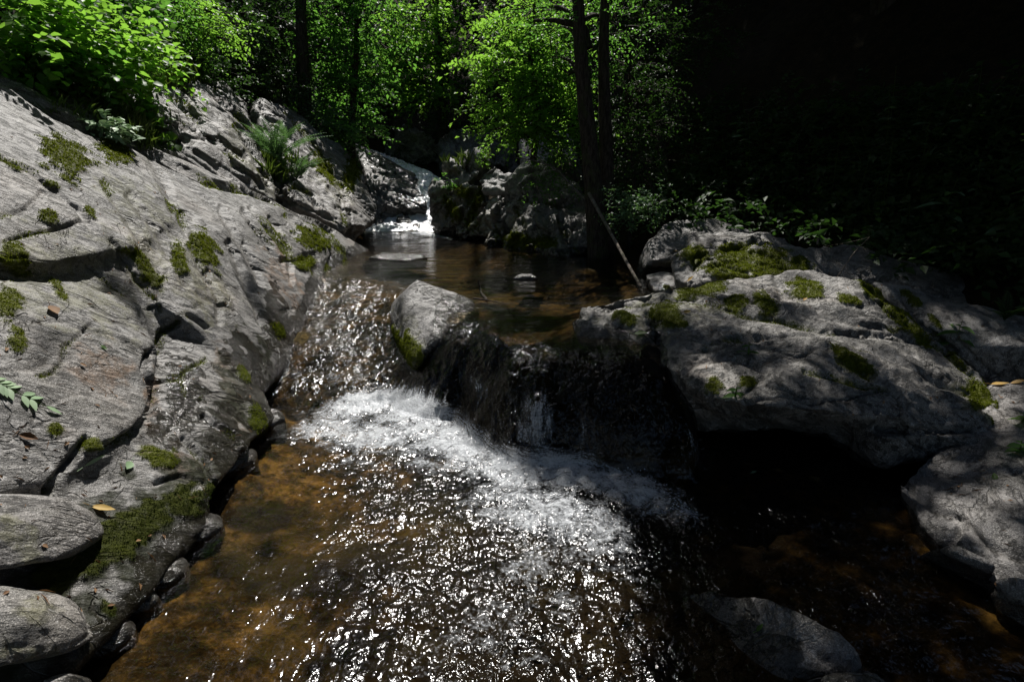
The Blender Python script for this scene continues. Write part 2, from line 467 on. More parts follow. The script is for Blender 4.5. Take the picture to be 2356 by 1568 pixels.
ROCKS = {}
MOSS_SRC = []
def rock(name, hulls, voxel=.03, smooth=6, sub=1, amp=1.0, scale=1.0, fol=True, crack=1.0, big=.05, mat='rock',
         label=None, cat=None, kind=None, group=None, moss=(), tint=(), rust=(), wetspots=(), wet_h=.09, seed=0.0, all_wet=0.0, grooves=(), led=1.0, algae=(), crag=0.0):
    co, f = hull_mesh(hulls, voxel, smooth, sub)
    co, ck = weather(co, f, amp, scale, fol, crack, seed, big, led, crag)
    if grooves:
        co, groove_dark, halo = carve(co, f, grooves); ck = np.maximum(ck, groove_dark)
    else: halo = 0
    mm = spot_mask(co, moss) if moss else np.zeros(len(co))
    if moss and grooves: mm = np.maximum(mm, .62 * halo * sstep(.0, .28, fbm(co * 1.9 + 14, 3)))
    if moss:
        n = vnormals(co, f)
        co = co + n * (mm * (.010 + .012 * fbm(co * 30, 2)))[:, None]
    tt = np.maximum(.6 * spot_mask(co, tint, .9) if tint else 0, mm * .8)
    al = spot_mask(co, algae, .9) if algae else np.zeros(len(co))
    rr = .6 * spot_mask(co, rust, .8) if rust else np.zeros(len(co))
    lv, _ = level(co[:, 0], co[:, 1])
    lv = np.where(co[:, 1] > 10.5, UP, lv)
    wet = 1 - sstep(wet_h * .4, wet_h * 1.6 + .01, co[:, 2] - lv + .03 * fbm(co * 5, 2))
    if wetspots: wet = np.maximum(wet, spot_mask(co, wetspots, .6))
    wet = np.maximum(wet, all_wet)
    add_solid(co, f)
    c = co.mean(0); base = (c[0], c[1], co[:, 2].min())
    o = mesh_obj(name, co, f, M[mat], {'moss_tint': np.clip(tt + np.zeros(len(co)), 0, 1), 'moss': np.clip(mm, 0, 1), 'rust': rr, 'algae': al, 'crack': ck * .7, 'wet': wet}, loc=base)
    tag(o, label, cat, group, kind)
    if moss: MOSS_SRC.append((co, f, mm))
    return o

NB = np.array((-.74, .0, -.67))
def back(pts, d=(-.7, .35, -.65), k=1.0):
    d = np.array(d) * k
    low = [np.asarray(p) + np.array((.10, 0, -.28)) for p in pts if d[0] < -.6 and p[2] < .62 and p[1] < 9]
    return list(pts) + [np.asarray(p) + d for p in pts] + low


GROOVES = [
 ([(0, 172), (130, 264), (200, 298), (310, 332), (400, 376), (480, 420), (560, 438), (640, 460), (760, 528)], 15, .10),
 ([(11, 558), (73, 540), (143, 519), (190, 505)], 8, .035), ([(0, 367), (70, 393), (110, 426), (147, 448), (176, 477), (205, 514), (222, 528)], 9, .035),
 ([(257, 554), (301, 617), (312, 639), (345, 675), (367, 712)], 9, .035),
 ([(407, 742), (370, 760), (363, 804), (341, 815), (334, 848), (348, 877), (356, 914), (345, 951), (312, 995), (257, 1024)], 14, .075),
 ([(200, 1010), (183, 1031), (139, 1090), (110, 1130)], 17, .09), ([(345, 951), (300, 1000), (239, 1040)], 12, .05),
 ([(351, 881), (411, 870), (433, 848), (470, 826)], 8, .028), ([(433, 723), (477, 753), (506, 797)], 10, .035),
 ([(415, 490), (435, 550), (465, 615), (480, 650)], 14, .045), ([(505, 480), (545, 545), (580, 600), (600, 650)], 14, .05), ([(560, 485), (595, 530), (645, 600), (670, 645)], 12, .055),
 ([(575, 476), (612, 518), (655, 580)], 10, .05), ([(350, 350), (410, 410), (475, 460), (520, 500)], 13, .04), ([(320, 320), (380, 425), (400, 480)], 18, .035), ([(470, 620), (500, 680), (505, 740)], 12, .04),
 ([(530, 560), (560, 640), (590, 700), (600, 740)], 14, .045), ([(300, 450), (350, 520), (400, 600), (430, 650)], 16, .04), ([(240, 420), (290, 500), (330, 560)], 14, .03), ([(620, 500), (660, 560), (668, 620)], 10, .05),
 ([(213, 745), (183, 775), (147, 797), (147, 830), (121, 855), (92, 865)], 10, .025), ([(239, 1017), (294, 1006)], 8, .03), ([(415, 866), (426, 921), (389, 988)], 8, .022), ([(462, 918), (378, 1002)], 8, .02),
 ([(655, 495), (700, 525), (735, 540)], 11, .05), ([(655, 600), (720, 590), (728, 625)], 17, .06), ([(650, 560), (668, 590), (672, 650)], 9, .05), ([(770, 560), (800, 590), (790, 610)], 9, .03), ([(760, 545), (770, 580), (750, 620)], 8, .03),
 ([(100, 440), (60, 480), (0, 500)], 10, .02), ([(200, 610), (260, 660), (330, 700)], 12, .025), ([(420, 1010), (470, 1060), (490, 1110)], 12, .05), ([(470, 960), (540, 1000), (560, 1060)], 14, .05), ([(360, 1110), (420, 1090), (480, 1110)], 12, .03)]
GROOVES_UP = [
 ([(500, 222), (580, 300), (640, 400), (672, 452)], 13, .09), ([(520, 345), (540, 380), (580, 400), (602, 432)], 12, .08), ([(425, 312), (500, 320), (530, 345), (565, 365)], 12, .08), ([(395, 295), (432, 318)], 24, .16), ([(380, 280), (450, 300)], 16, .09),
 ([(370, 185), (415, 200), (450, 280)], 10, .06), ([(390, 225), (430, 260), (452, 297)], 10, .07), ([(180, 168), (225, 164), (300, 235)], 11, .07), ([(185, 230), (240, 235), (280, 265), (300, 282)], 12, .09), ([(0, 222), (60, 238), (115, 262), (180, 300)], 13, .09),
 ([(655, 400), (645, 445), (670, 458)], 14, .11), ([(710, 370), (695, 400), (665, 415)], 12, .09), ([(740, 380), (770, 400), (800, 440)], 13, .08), ([(725, 480), (765, 500), (780, 515)], 11, .09), ([(845, 475), (866, 502)], 13, .11), ([(790, 450), (805, 490)], 9, .06),
 ([(645, 463), (700, 478), (770, 503), (786, 518)], 11, .11), ([(320, 195), (340, 250), (330, 300), (350, 335)], 12, .08), ([(470, 190), (540, 250), (590, 330)], 9, .05), ([(600, 250), (650, 330), (690, 400)], 11, .07), ([(660, 262), (720, 330), (760, 380)], 9, .05), ([(450, 350), (520, 400), (560, 440)], 10, .06), ([(350, 380), (420, 390), (480, 420)], 9, .05), ([(680, 430), (720, 450), (735, 490)], 10, .07), ([(760, 430), (790, 470), (790, 515)], 9, .06), ([(410, 215), (440, 250), (470, 310)], 8, .05), ([(540, 290), (580, 350), (620, 430)], 10, .06)]
GROOVES_R = [
 ([(1708, 727), (1790, 739), (1861, 755), (1909, 765), (2028, 772), (2171, 798)], 8, .03), ([(1742, 779), (1823, 772), (1890, 770)], 6, .018), ([(1761, 860), (1708, 908)], 7, .02), ([(1918, 784), (1933, 827), (2004, 865)], 12, .04), ([(1494, 832), (1513, 775), (1503, 736)], 24, .07), ([(1560, 690), (1640, 700), (1700, 727)], 8, .02), ([(1620, 800), (1700, 780), (1742, 779)], 10, .03),
 ([(1580, 860), (1600, 830), (1680, 820), (1760, 850)], 10, .03), ([(1850, 850), (1930, 870), (2040, 900)], 9, .03), ([(1990, 650), (2050, 720), (2150, 790), (2240, 860)], 10, .04), ([(1666, 579), (1708, 570), (1742, 546)], 10, .05), ([(1599, 612), (1618, 584), (1637, 586)], 14, .07), ([(2071, 670), (2104, 732), (2195, 808)], 10, .05), ([(2020, 985), (2120, 990), (2240, 985)], 9, .05), ([(1380, 720), (1440, 700), (1520, 690)], 12, .025), ([(1780, 640), (1800, 680), (1780, 720)], 8, .018), ([(1900, 720), (1960, 740), (2060, 760)], 8, .02)]
GROOVES_FAR = [
 ([(1012, 407), (1048, 400), (1103, 418)], 9, .10), ([(1000, 455), (1052, 433), (1034, 455)], 9, .09), ([(1056, 415), (1008, 477), (990, 492)], 9, .10), ([(1089, 444), (1063, 488), (1070, 514)], 10, .12), ([(1118, 422), (1100, 466), (1067, 525), (1074, 543)], 10, .12), ([(1140, 437), (1165, 451), (1144, 495), (1140, 561)], 11, .14), ([(1023, 540), (1070, 514)], 8, .08), ([(1035, 470), (1025, 500)], 10, .08), ([(1110, 480), (1090, 530)], 9, .08),
 ([(1162, 466), (1199, 451), (1254, 466), (1338, 473)], 9, .09), ([(1220, 400), (1240, 440), (1230, 466)], 9, .09), ([(1190, 480), (1200, 530), (1180, 570)], 10, .09), ([(1280, 480), (1300, 540), (1330, 590)], 9, .07), ([(1230, 520), (1280, 560)], 9, .07)]
GROOVES_D = [([(857, 429), (887, 455), (934, 484)], 7, .10), ([(868, 393), (923, 407), (971, 437)], 7, .09), ([(850, 365), (900, 390), (960, 415)], 6, .07), ([(880, 430), (930, 440), (980, 460)], 6, .08)]

# ---- left bank, near slab
A = [L(-260, 60, .1), L(0, 178, .10), L(130, 268, .12), L(310, 335, .16), L(480, 425, .16), L(640, 465, .12), L(760, 530, .06), L(853, 578, .0),
     L(745, 628, .02), L(675, 655, .08), L(610, 770, .1), L(540, 850, .14), L(350, 700, .24), L(150, 730, .24), L(0, 820, .2), L(-260, 820, .2),
     L(200, 480, .30), L(420, 560, .30), L(560, 600, .25), L(0, 450, .28), L(-200, 400, .28)]
A1 = [L(470, 470, .22), L(640, 475, .16), L(690, 640, .13), L(610, 765, .2), L(560, 830, .22), L(430, 740, .33), L(420, 560, .36), L(350, 690, .32)]
A2 = [L(-260, 250, .25), L(0, 270, .22), L(200, 330, .22), L(300, 360, .24), L(420, 500, .30), L(330, 560, .36), L(150, 600, .38), L(-260, 600, .38)]
E = [L(662, 485, .10), L(730, 500, .12), L(800, 545, .08), L(855, 578, .03), L(800, 600, .06), L(700, 640, .10), L(672, 600, .16), L(690, 540, .22), L(760, 560, .2)]
F1 = [L(-260, 640, .3), L(0, 660, .3), L(180, 640, .34), L(330, 690, .32), L(365, 800, .34), L(352, 900, .40), L(345, 960, .40), L(250, 1040, .46), L(120, 1110, .44), L(0, 1140, .44), L(-260, 1180, .44), L(200, 850, .46), L(0, 900, .48)]
G = [L(340, 800, .16), L(430, 760, .22), L(520, 800, .22), L(610, 900, .26), L(640, 960, .28), L(580, 1020, .36), L(500, 1120, .42), L(380, 1090, .36), L(330, 1000, .24), L(350, 900, .16), L(480, 960, .33)]
F3 = [L(-260, 1080, .36), L(130, 1090, .36), L(330, 960, .30), L(420, 1050, .38), L(480, 1110, .40), L(500, 1190, .40), L(380, 1330, .42), L(230, 1480, .46), L(130, 1600, .46), L(-260, 1700, .4)]
BIGMOSS_NEAR = [(150, 360, 52, 1.5, 30), (262, 345, 34, 1.6, 35), (110, 495, 22, 1.5, 20), (470, 575, 34, 2.2, 60), (410, 600, 24, 2.0, 80), (350, 640, 26, 1.8, 40), (205, 490, 12, 2, 50),
                (30, 590, 42, 1.2, 70), (15, 700, 45, 1.2, 90), (40, 780, 28, 1.3, 60), (715, 545, 30, 1.6, 25), (740, 560, 20, 1.2, 60), (700, 605, 20, 1.6, 0), (320, 600, 22, 2.2, 50),
                (210, 1025, 22, 1.5, 10), (125, 990, 16, 1.6, 20), (560, 860, 16, 2, 60), (640, 760, 14, 2, 60), (120, 425, 10, 3, 20), (300, 1215, 60, 2.4, -25), (430, 1150, 46, 1.8, -25), (190, 1300, 50, 1.8, -35), (250, 1250, 60, 1.6, -30), (120, 1330, 40, 1.8, 0), (250, 1400, 30, 1.5, 60), (360, 1050, 34, 1.8, 10), (590, 960, 26, 2, 60), (30, 385, 8, 5, 25), (130, 660, 14, 3, 60)]
GROOVES = [(p_, w_ * .78, d_ * .72) for p_, w_, d_ in GROOVES]
GROOVES_UP = [(p_, w_ * .72, d_ * .62) for p_, w_, d_ in GROOVES_UP]
X1 = [L(-250, 100, .1), L(-250, 820, .2), L(-700, 300, .12), L(-700, 900, .2), L(-900, 600, .2)]
X2 = [L(-250, 640, .3), L(-250, 1180, .44), L(-700, 700, .3), L(-700, 1300, .42), L(-260, 1700, .42), L(-900, 1900, .42), L(-1000, 1100, .3)]
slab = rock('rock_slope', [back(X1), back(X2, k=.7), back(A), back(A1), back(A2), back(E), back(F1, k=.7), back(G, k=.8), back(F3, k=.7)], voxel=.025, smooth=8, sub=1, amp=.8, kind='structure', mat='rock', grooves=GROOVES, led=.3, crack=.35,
     moss=BIGMOSS_NEAR, tint=[(200, 640, 120, 1.6, 30), (60, 640, 120, 1, 90), (450, 640, 70, 1.8, 60), (330, 570, 60, 2, 50), (600, 880, 40, 2, 60), (560, 950, 60, 1.5, 60), (300, 460, 60, 2, 30)],
     rust=[(540, 880, 40, 2.5, 70), (350, 920, 26, 3.5, 90), (230, 850, 60, 1.6, 30), (440, 1080, 50, 2.2, 30), (650, 640, 40, 2.4, 70), (560, 1000, 40, 2, 60)],
     wetspots=[(430, 900, 75, 1.6, 75), (520, 1010, 85, 1.4, 60), (600, 900, 70, 1.6, 70), (520, 1050, 60, 1.4, 20), (380, 1000, 50, 1.5, 90), (640, 740, 46, 2.4, 75), (470, 1160, 60, 1.6, -20), (400, 1280, 60, 2.4, -35), (280, 1440, 50, 2.4, -40), (560, 830, 50, 1.5, 60)], wet_h=.12,
     algae=[(300, 1220, 110, 2.4, -25), (440, 1150, 70, 1.8, -25), (150, 1320, 90, 2, 0), (560, 900, 70, 1.5, 70), (540, 1000, 80, 1.4, 60), (430, 1110, 70, 1.6, -20), (600, 840, 50, 1.6, 70), (330, 1290, 70, 2.4, -35), (640, 760, 30, 2, 75), (200, 1420, 60, 2, -30), (500, 1060, 60, 1.4, 30), (590, 960, 70, 1.6, 70), (620, 860, 40, 1.6, 70), (470, 1150, 70, 1.6, -25), (260, 1400, 90, 2.2, -40), (370, 1330, 60, 2, -35), (90, 1540, 80, 1.6, 0)], seed=.0)

# ---- left bank, upper slabs
B0 = [L(-260, -60, -.2), L(0, 60, -.18), L(60, 130, -.18), L(190, 175, -.16), L(330, 200, -.14), L(480, 430, -.22), L(310, 350, -.25), L(130, 280, -.2), L(-260, 120, -.2)]
B1 = [L(195, 165, -.05), L(225, 158, -.05), L(290, 205, -.04), L(315, 290, -.06), L(240, 300, -.08), L(120, 250, -.1), L(185, 230, .02)]
B1b = [L(120, 190, -.10), L(200, 225, -.06), L(330, 300, -.06), L(345, 345, -.08), L(230, 330, -.08), L(100, 250, -.08)]
B2 = [L(330, 190, -.04), L(400, 180, -.02), L(450, 240, .02), L(490, 300, .03), L(470, 330, .0), L(420, 310, .04), L(370, 280, .03), L(340, 250, -.0)]
B3 = [L(440, 175, -.02), L(500, 195, -.02), L(560, 240, -.02), L(590, 300, .04), L(620, 380, .08), L(650, 445, .04), L(600, 440, .06), L(560, 390, .10), L(500, 320, .08), L(450, 230, .04)]
B3b = [L(470, 180, -.12), L(520, 195, -.12), L(570, 238, -.12), L(570, 260, -.12), L(470, 210, -.10)]
B4 = [L(330, 340, -.10), L(450, 320, -.02), L(540, 350, .04), L(600, 420, .02), L(640, 460, .0), L(560, 450, -.02), L(430, 400, -.05)]
C0 = [L(585, 234, -.04), L(620, 226, -.02), L(660, 240, .0), L(705, 272, .04), L(770, 330, .10), L(825, 380, .16), L(870, 490, .24), L(865, 505, .24), L(790, 523, .18), L(700, 480, .08), L(640, 400, -.04), L(690, 330, .08)]
C1 = [L(655, 395, .06), L(690, 380, .08), L(740, 380, .14), L(765, 430, .16), L(740, 500, .12), L(690, 470, .10), L(660, 440, .08)]
C2 = [L(800, 430, .24), L(850, 470, .26), L(870, 500, .24), L(840, 520, .22), L(780, 515, .2)]
D0 = [W(812, 328, 14.5), W(850, 342, 14.6), W(920, 385, 14.4), W(975, 410, 13.4), W(988, 455, 12.4), W(985, 482, 12.0), W(950, 487, 11.9), W(890, 500, 11.6), W(862, 520, 11.3), W(850, 440, 12.0), W(835, 380, 13.0)]
D1 = [W(890, 445, 12.0), W(940, 455, 11.8), W(984, 462, 11.7), W(986, 486, 11.6), W(940, 486, 11.5), W(880, 470, 11.6)]
TINT_UP = [(760, 390, 45, 2.2, 60), (815, 400, 30, 1.8, 70), (620, 420, 40, 2, 70), (60, 140, 70, 2.2, 35), (100, 170, 60, 2, 40), (560, 360, 30, 3, 60), (450, 240, 20, 3, 60)]
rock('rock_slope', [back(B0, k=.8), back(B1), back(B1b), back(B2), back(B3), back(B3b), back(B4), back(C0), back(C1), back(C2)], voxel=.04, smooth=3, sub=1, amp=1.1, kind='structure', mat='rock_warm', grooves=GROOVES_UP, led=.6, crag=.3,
     moss=[(745, 385, 22, 2.2, 55), (812, 388, 24, 1.5, 80), (800, 420, 18, 1.6, 60), (820, 375, 14, 1.5, 60), (90, 165, 40, 2.6, 40), (30, 95, 30, 2.2, 50)], tint=TINT_UP, seed=3.1, wet_h=.05)
rock('rock_slope', [back(D0, (-.5, .8, -.8)), back(D1, (-.4, .8, -.5))], voxel=.05, smooth=2, sub=1, amp=1.6, kind='structure', mat='rock_warm', seed=8.0, grooves=GROOVES_D,
     wetspots=[(960, 470, 45, 1.5, 20), (930, 400, 40, 2.5, 30)], wet_h=.08)

# ---- boulders
def b_(pts, d=(0, .5, -.5)): return back(pts, d)
rock('boulder', [[Z(903, 700, .5), W(925, 676, 4.1), W(1060, 682, 4.25), W(1010, 664, 4.28), W(1094, 690, 4.2), W(1092, 712, 4.0), Z(1075, 730, .5), Z(1010, 780, .42), Z(950, 835, .28), Z(920, 800, .25), Z(900, 740, .38),
                  W(950, 715, 3.92), W(1000, 712, 3.98), W(960, 643, 4.28), W(985, 655, 4.6), (-.75, 5.0, .4), (-.3, 4.6, .4), (-.9, 4.4, .0), (-.3, 4.2, 0), (-.7, 3.7, 0)]],
     voxel=.025, smooth=3, sub=1, amp=.7, scale=.8, mat='rock', seed=12, crack=.2, led=.25, fol=False, big=.03, moss=[(940, 800, 30, 2, 60), (915, 770, 14, 2, 60)], tint=[(935, 790, 50, 1.5, 60)], wet_h=.09,
     label='grey angular boulder standing in the rapids with dark wet foot', cat='boulder')

BM = [Z(1308, 745, .54), W(1335, 700, 3.64), W(1410, 672, 3.74), W(1545, 640, 3.86), W(1510, 750, 3.15), W(1325, 785, 3.15), W(1490, 815, 2.95), W(1420, 715, 3.4), W(1370, 760, 3.2)]
BM2 = [W(1480, 675, 3.7), W(1600, 640, 3.95), W(1720, 632, 4.05), W(1830, 626, 4.15), W(1930, 630, 4.15), W(1985, 645, 4.05), W(2070, 720, 3.7), W(2160, 775, 3.35), W(2255, 860, 3.0),
       W(2240, 950, 2.62), W(2050, 965, 2.36), W(1900, 945, 2.34), W(1760, 935, 2.36), W(1640, 915, 2.42), W(1590, 885, 2.55), W(1510, 830, 2.85), W(1700, 800, 3.0), W(1900, 760, 3.05), W(2050, 850, 2.72), W(1800, 690, 3.6)]
BM3 = [W(2050, 800, 3.0), W(2180, 800, 3.2), W(2262, 862, 3.0), W(2300, 930, 2.75), W(2330, 1010, 2.6), Z(2325, 1050, .12), Z(2260, 1040, .16), W(2060, 965, 2.42), W(2230, 960, 2.55)]
BM4 = [W(2030, 1000, 2.36), W(2230, 985, 2.48), W(2250, 1010, 2.45), Z(2200, 1060, .1), Z(2030, 1075, .06), Z(2020, 1040, .14)]
bm2f = BM2 + [p + np.array((0, .95, -.75)) for p in BM2]
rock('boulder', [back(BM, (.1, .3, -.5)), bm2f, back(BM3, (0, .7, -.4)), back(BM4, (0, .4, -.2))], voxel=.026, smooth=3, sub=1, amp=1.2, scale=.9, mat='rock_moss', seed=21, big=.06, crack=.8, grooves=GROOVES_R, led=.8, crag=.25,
     moss=[(1535, 725, 34, 1.6, 0), (1440, 735, 28, 1.6, -10), (1600, 655, 40, 2.4, 0), (1690, 700, 26, 1.8, 0), (1760, 700, 26, 1.5, 40), (1850, 665, 30, 1.8, 10), (2005, 660, 30, 1.6, 50), (2060, 720, 26, 2.4, 50),
           (2110, 770, 18, 3, 45), (1960, 830, 30, 2.4, 20), (2250, 905, 30, 2, 55), (2310, 970, 30, 2.2, 60), (1640, 885, 26, 1.2, 90), (1720, 880, 20, 1.6, 0), (2200, 830, 14, 3, 40), (1560, 745, 14, 2, 0), (1950, 690, 14, 2.5, 20), (2330, 1010, 20, 1.5, 90)],
     tint=[(1560, 690, 60, 2, 0), (2240, 920, 50, 1.5, 50), (1480, 740, 50, 2, 0)], wet_h=.05,
     label='huge low grey boulder patched with moss, its shaded front hanging over the water', cat='boulder')
rock('boulder', [[W(1590, 545, 4.95), W(1620, 530, 5.1), W(1700, 528, 5.2), W(1800, 545, 5.1), W(1880, 575, 4.9), W(1930, 610, 4.6), W(1850, 640, 4.4), W(1700, 640, 4.35), W(1600, 640, 4.5), W(1592, 590, 4.7), W(1720, 570, 4.8), (2.1, 4.4, .2), (3.3, 4.5, .2), (3.2, 5.6, .4), (2.0, 5.6, .4)],
                 [W(1548, 600, 4.7), W(1580, 576, 4.8), W(1640, 585, 4.7), W(1660, 640, 4.4), W(1600, 660, 4.3), W(1550, 640, 4.45), (1.6, 4.6, .3), (2.2, 4.8, .3)]],
     voxel=.03, smooth=2, sub=1, amp=.9, scale=.7, mat='rock_moss', seed=31, crag=.3, big=.04, grooves=GROOVES_R, led=.3,
     moss=[(1600, 590, 30, 1.6, 10), (1690, 600, 46, 1.5, 0), (1770, 610, 50, 1.5, 5), (1650, 615, 30, 1.5, 0), (1690, 628, 30, 2.0, 0), (1840, 615, 26, 1.6, 10)],
     label='grey boulder with a thick bright green moss cushion, behind the huge low boulder', cat='boulder')
rock('boulder', [[W(1485, 632, 5.0), W(1530, 622, 5.0), W(1565, 635, 4.9), W(1560, 660, 4.6), W(1500, 665, 4.6), (1.35, 4.6, .4), (1.8, 4.6, .4), (1.4, 5.3, .4), (1.9, 5.2, .4)]], voxel=.025, smooth=3, amp=.5, scale=.5, seed=33,
     label='small grey rock at the pool edge by the foot of the leaning dead stick', cat='rock')
rock('boulder', [[W(1850, 565, 4.9), W(1960, 560, 5.0), W(2060, 590, 4.8), W(2080, 640, 4.4), W(1990, 640, 4.4), W(1860, 610, 4.7), (2.6, 4.7, .3), (3.6, 4.4, .3), (3.5, 5.2, .4)],
                 [W(2060, 592, 4.7), W(2200, 625, 4.5), W(2230, 660, 4.2), W(2100, 660, 4.2), (3.3, 4.2, .3), (4.2, 4.2, .4), (4.0, 4.8, .5)]], voxel=.035, smooth=3, amp=.9, scale=.7, seed=37, led=.25, fol=False, mat='rock_warm',
     label='dim broken rock ridge in the shade behind the mossy boulders', cat='rock')
rock('boulder', [[W(2180, 655, 4.3), W(2300, 670, 4.2), W(2500, 720, 4.0), W(2500, 760, 3.7), W(2200, 700, 4.0), (3.5, 4.0, .3), (4.6, 4.0, .3), (4.3, 4.8, .4)]], voxel=.04, smooth=3, amp=.9, seed=39, led=.25, fol=False, mat='rock_warm',
     label='low dark rock among the bushes at the far right edge', cat='rock')
R6 = [W(2000, 640, 4.1), W(2080, 655, 4.0), W(2200, 690, 3.8), W(2360, 735, 3.5), W(2600, 790, 3.3), W(2600, 850, 3.05), W(2360, 800, 3.1), W(2240, 800, 3.2), W(2140, 750, 3.4)]
rock('boulder', [R6 + [p + np.array((.0, .15, -.55)) for p in R6]], voxel=.03, smooth=3, amp=.8, scale=.8, seed=43, mat='rock', grooves=GROOVES_R, led=.3, moss=[(2100, 690, 14, 3, 45), (2150, 740, 12, 3, 45)],
     label='flat grey slab with a sheer front, wedged against the right end of the huge boulder', cat='boulder')
R7 = [Z(2060, 1110, .10), Z(2110, 1190, .08), Z(2175, 1265, .06), Z(2356, 1385, .07), Z(2600, 1500, .07), W(2600, 960, 2.9), W(2356, 880, 2.9), W(2270, 880, 2.95), W(2330, 1010, 2.55), Z(2200, 1100, .14), Z(2356, 1200, .20)]
rock('rock_slope', [R7 + [p + np.array((.1, .1, -.5)) for p in R7]], voxel=.024, smooth=1, amp=.6, scale=.9, seed=47, kind='structure', mat='rock_warm', wet_h=.04, big=.02, led=.5, crag=.15,
     grooves=[([(2085, 1120), (2150, 1170), (2215, 1195), (2260, 1250), (2356, 1290)], 12, .03), ([(2170, 1265), (2210, 1220), (2215, 1195)], 10, .03), ([(2130, 1090), (2240, 1100), (2356, 1085)], 9, .02), ([(2270, 900), (2320, 960), (2356, 980)], 9, .03)])
rock('rock', [[Z(2178, 1262, .13), Z(2200, 1245, .14), Z(2290, 1300, .13), Z(2285, 1335, .06), Z(2180, 1290, .04), (1.75, 1.9, -.1), (2.0, 1.8, -.1), (1.9, 1.65, -.1)]], voxel=.018, smooth=2, amp=.35, scale=.4, seed=49, mat='rock_warm', big=.01,
     label='thin broken slab of rock leaning at the water edge below the sunlit slope', cat='rock')
rock('rock', [[Z(2280, 1330, .12), Z(2356, 1330, .16), Z(2440, 1420, .1), Z(2356, 1400, .05), Z(2280, 1370, .03), (2.1, 1.7, -.1), (2.2, 1.5, -.1), (1.8, 1.5, -.1)]], voxel=.018, smooth=2, amp=.35, scale=.4, seed=51, mat='rock_warm', big=.01,
     label='grey corner block at the water edge touching the right side of the frame', cat='rock')
rock('rock', [[Z(1690, 1385, .06), Z(1760, 1372, .11), Z(1880, 1420, .13), Z(1960, 1470, .11), Z(1990, 1530, .05), Z(1900, 1545, .02), Z(1780, 1500, .04), Z(1650, 1440, .0), Z(1560, 1370, -.02), Z(1620, 1360, .02), (.6, 1.3, -.2), (1.3, 1.3, -.2), (1.0, 1.0, -.2)]], voxel=.018, smooth=4, amp=.5, scale=.5, seed=53, big=.015, mat='rock_warm', wet_h=.035,
     label='long low rock breaking the surface of the dark water at bottom right', cat='rock', wetspots=[(1650, 1430, 80, 1.6, 20), (1800, 1500, 50, 1.6, 10)])
rock('rock', [[Z(1890, 1560, .09), Z(1950, 1530, .10), Z(2030, 1545, .09), Z(2080, 1600, .05), Z(1950, 1680, .05), Z(1850, 1640, .02), (1.1, .9, -.2), (.7, .9, -.2), (1.0, 1.25, -.2)]], voxel=.018, smooth=4, amp=.4, scale=.5, seed=55, big=.015,
     label='rounded grey stone cut by the bottom edge, below the long low rock', cat='rock')
rock('rock', [[Z(1715, 1575, .07), Z(1750, 1552, .07), Z(1790, 1565, .07), Z(1800, 1620, .02), Z(1720, 1640, .0), (.6, .95, -.2), (.8, 1.1, -.2)]], voxel=.015, smooth=3, amp=.3, scale=.4, seed=57, big=.01,
     label='little wet stone just showing at the bottom edge', cat='rock')
# foreground stones on the left
rock('boulder', [[L(-160, 1150, .52), L(40, 1138, .52), L(140, 1142, .52), L(220, 1180, .5), L(246, 1225, .5), L(180, 1262, .54), L(130, 1290, .56), L(-160, 1330, .56), L(80, 1200, .6), L(-160, 1200, .6)] + [L(u, v, .2) for u, v in ((-160, 1150), (200, 1180), (220, 1270), (-160, 1320))]],
     voxel=.016, smooth=5, amp=.35, scale=.5, seed=61, mat='rock_warm', big=.015, crack=0, tint=[(40, 1240, 40, 2, 60)],
     label='smooth rounded tan and grey stone on the left bank with a curled yellow leaf', cat='boulder')
rock('boulder', [[L(-160, 1350, .58), L(30, 1340, .58), L(140, 1370, .57), L(205, 1410, .56), L(222, 1460, .55), L(160, 1500, .56), L(0, 1540, .58), L(-160, 1560, .58), L(60, 1420, .64)] + [L(u, v, .3) for u, v in ((-160, 1350), (190, 1400), (190, 1490), (-160, 1550))]],
     voxel=.016, smooth=4, amp=.45, scale=.4, seed=63, mat='rock_moss', big=.015, crack=.3, tint=[(90, 1400, 50), (60, 1520, 60, 2, 0)],
     label='knobbly pale stone edged with dark moss in the bottom left corner', cat='boulder')
rock('rock', [[L(100, 1560, .5), L(160, 1540, .5), L(215, 1560, .48), L(200, 1680, .5), L(60, 1680, .5)] + [L(u, v, .3) for u, v in ((100, 1560), (215, 1560), (150, 1680))]], voxel=.014, smooth=3, amp=.3, scale=.4, seed=65, big=.01,
     label='pale stone tip at the bottom edge beside the shallow water', cat='rock')
# pool stones
rock('rock', [[Z(1178, 640, .565), Z(1195, 630, .60), Z(1225, 630, .61), Z(1238, 640, .57), Z(1225, 646, .54), Z(1185, 646, .54), (.1, 5.6, .4), (.35, 5.6, .4), (.2, 5.9, .4)]], voxel=.015, smooth=2, amp=.25, scale=.35, seed=67, big=.008, mat='rock_warm', wet_h=.02,
     label='small flat stone poking out of the upper pool', cat='rock')
rock('rock', [[Z(850, 592, .57), Z(880, 580, .60), Z(970, 584, .60), Z(985, 592, .56), Z(930, 600, .56), (-2.2, 7.2, .35), (-1.2, 7.2, .35), (-1.6, 7.7, .35)]], voxel=.02, smooth=2, amp=.3, scale=.5, seed=69, big=.01, all_wet=.8,
     label='flat wet shelf of rock level with the pool below the mossy toe', cat='rock')
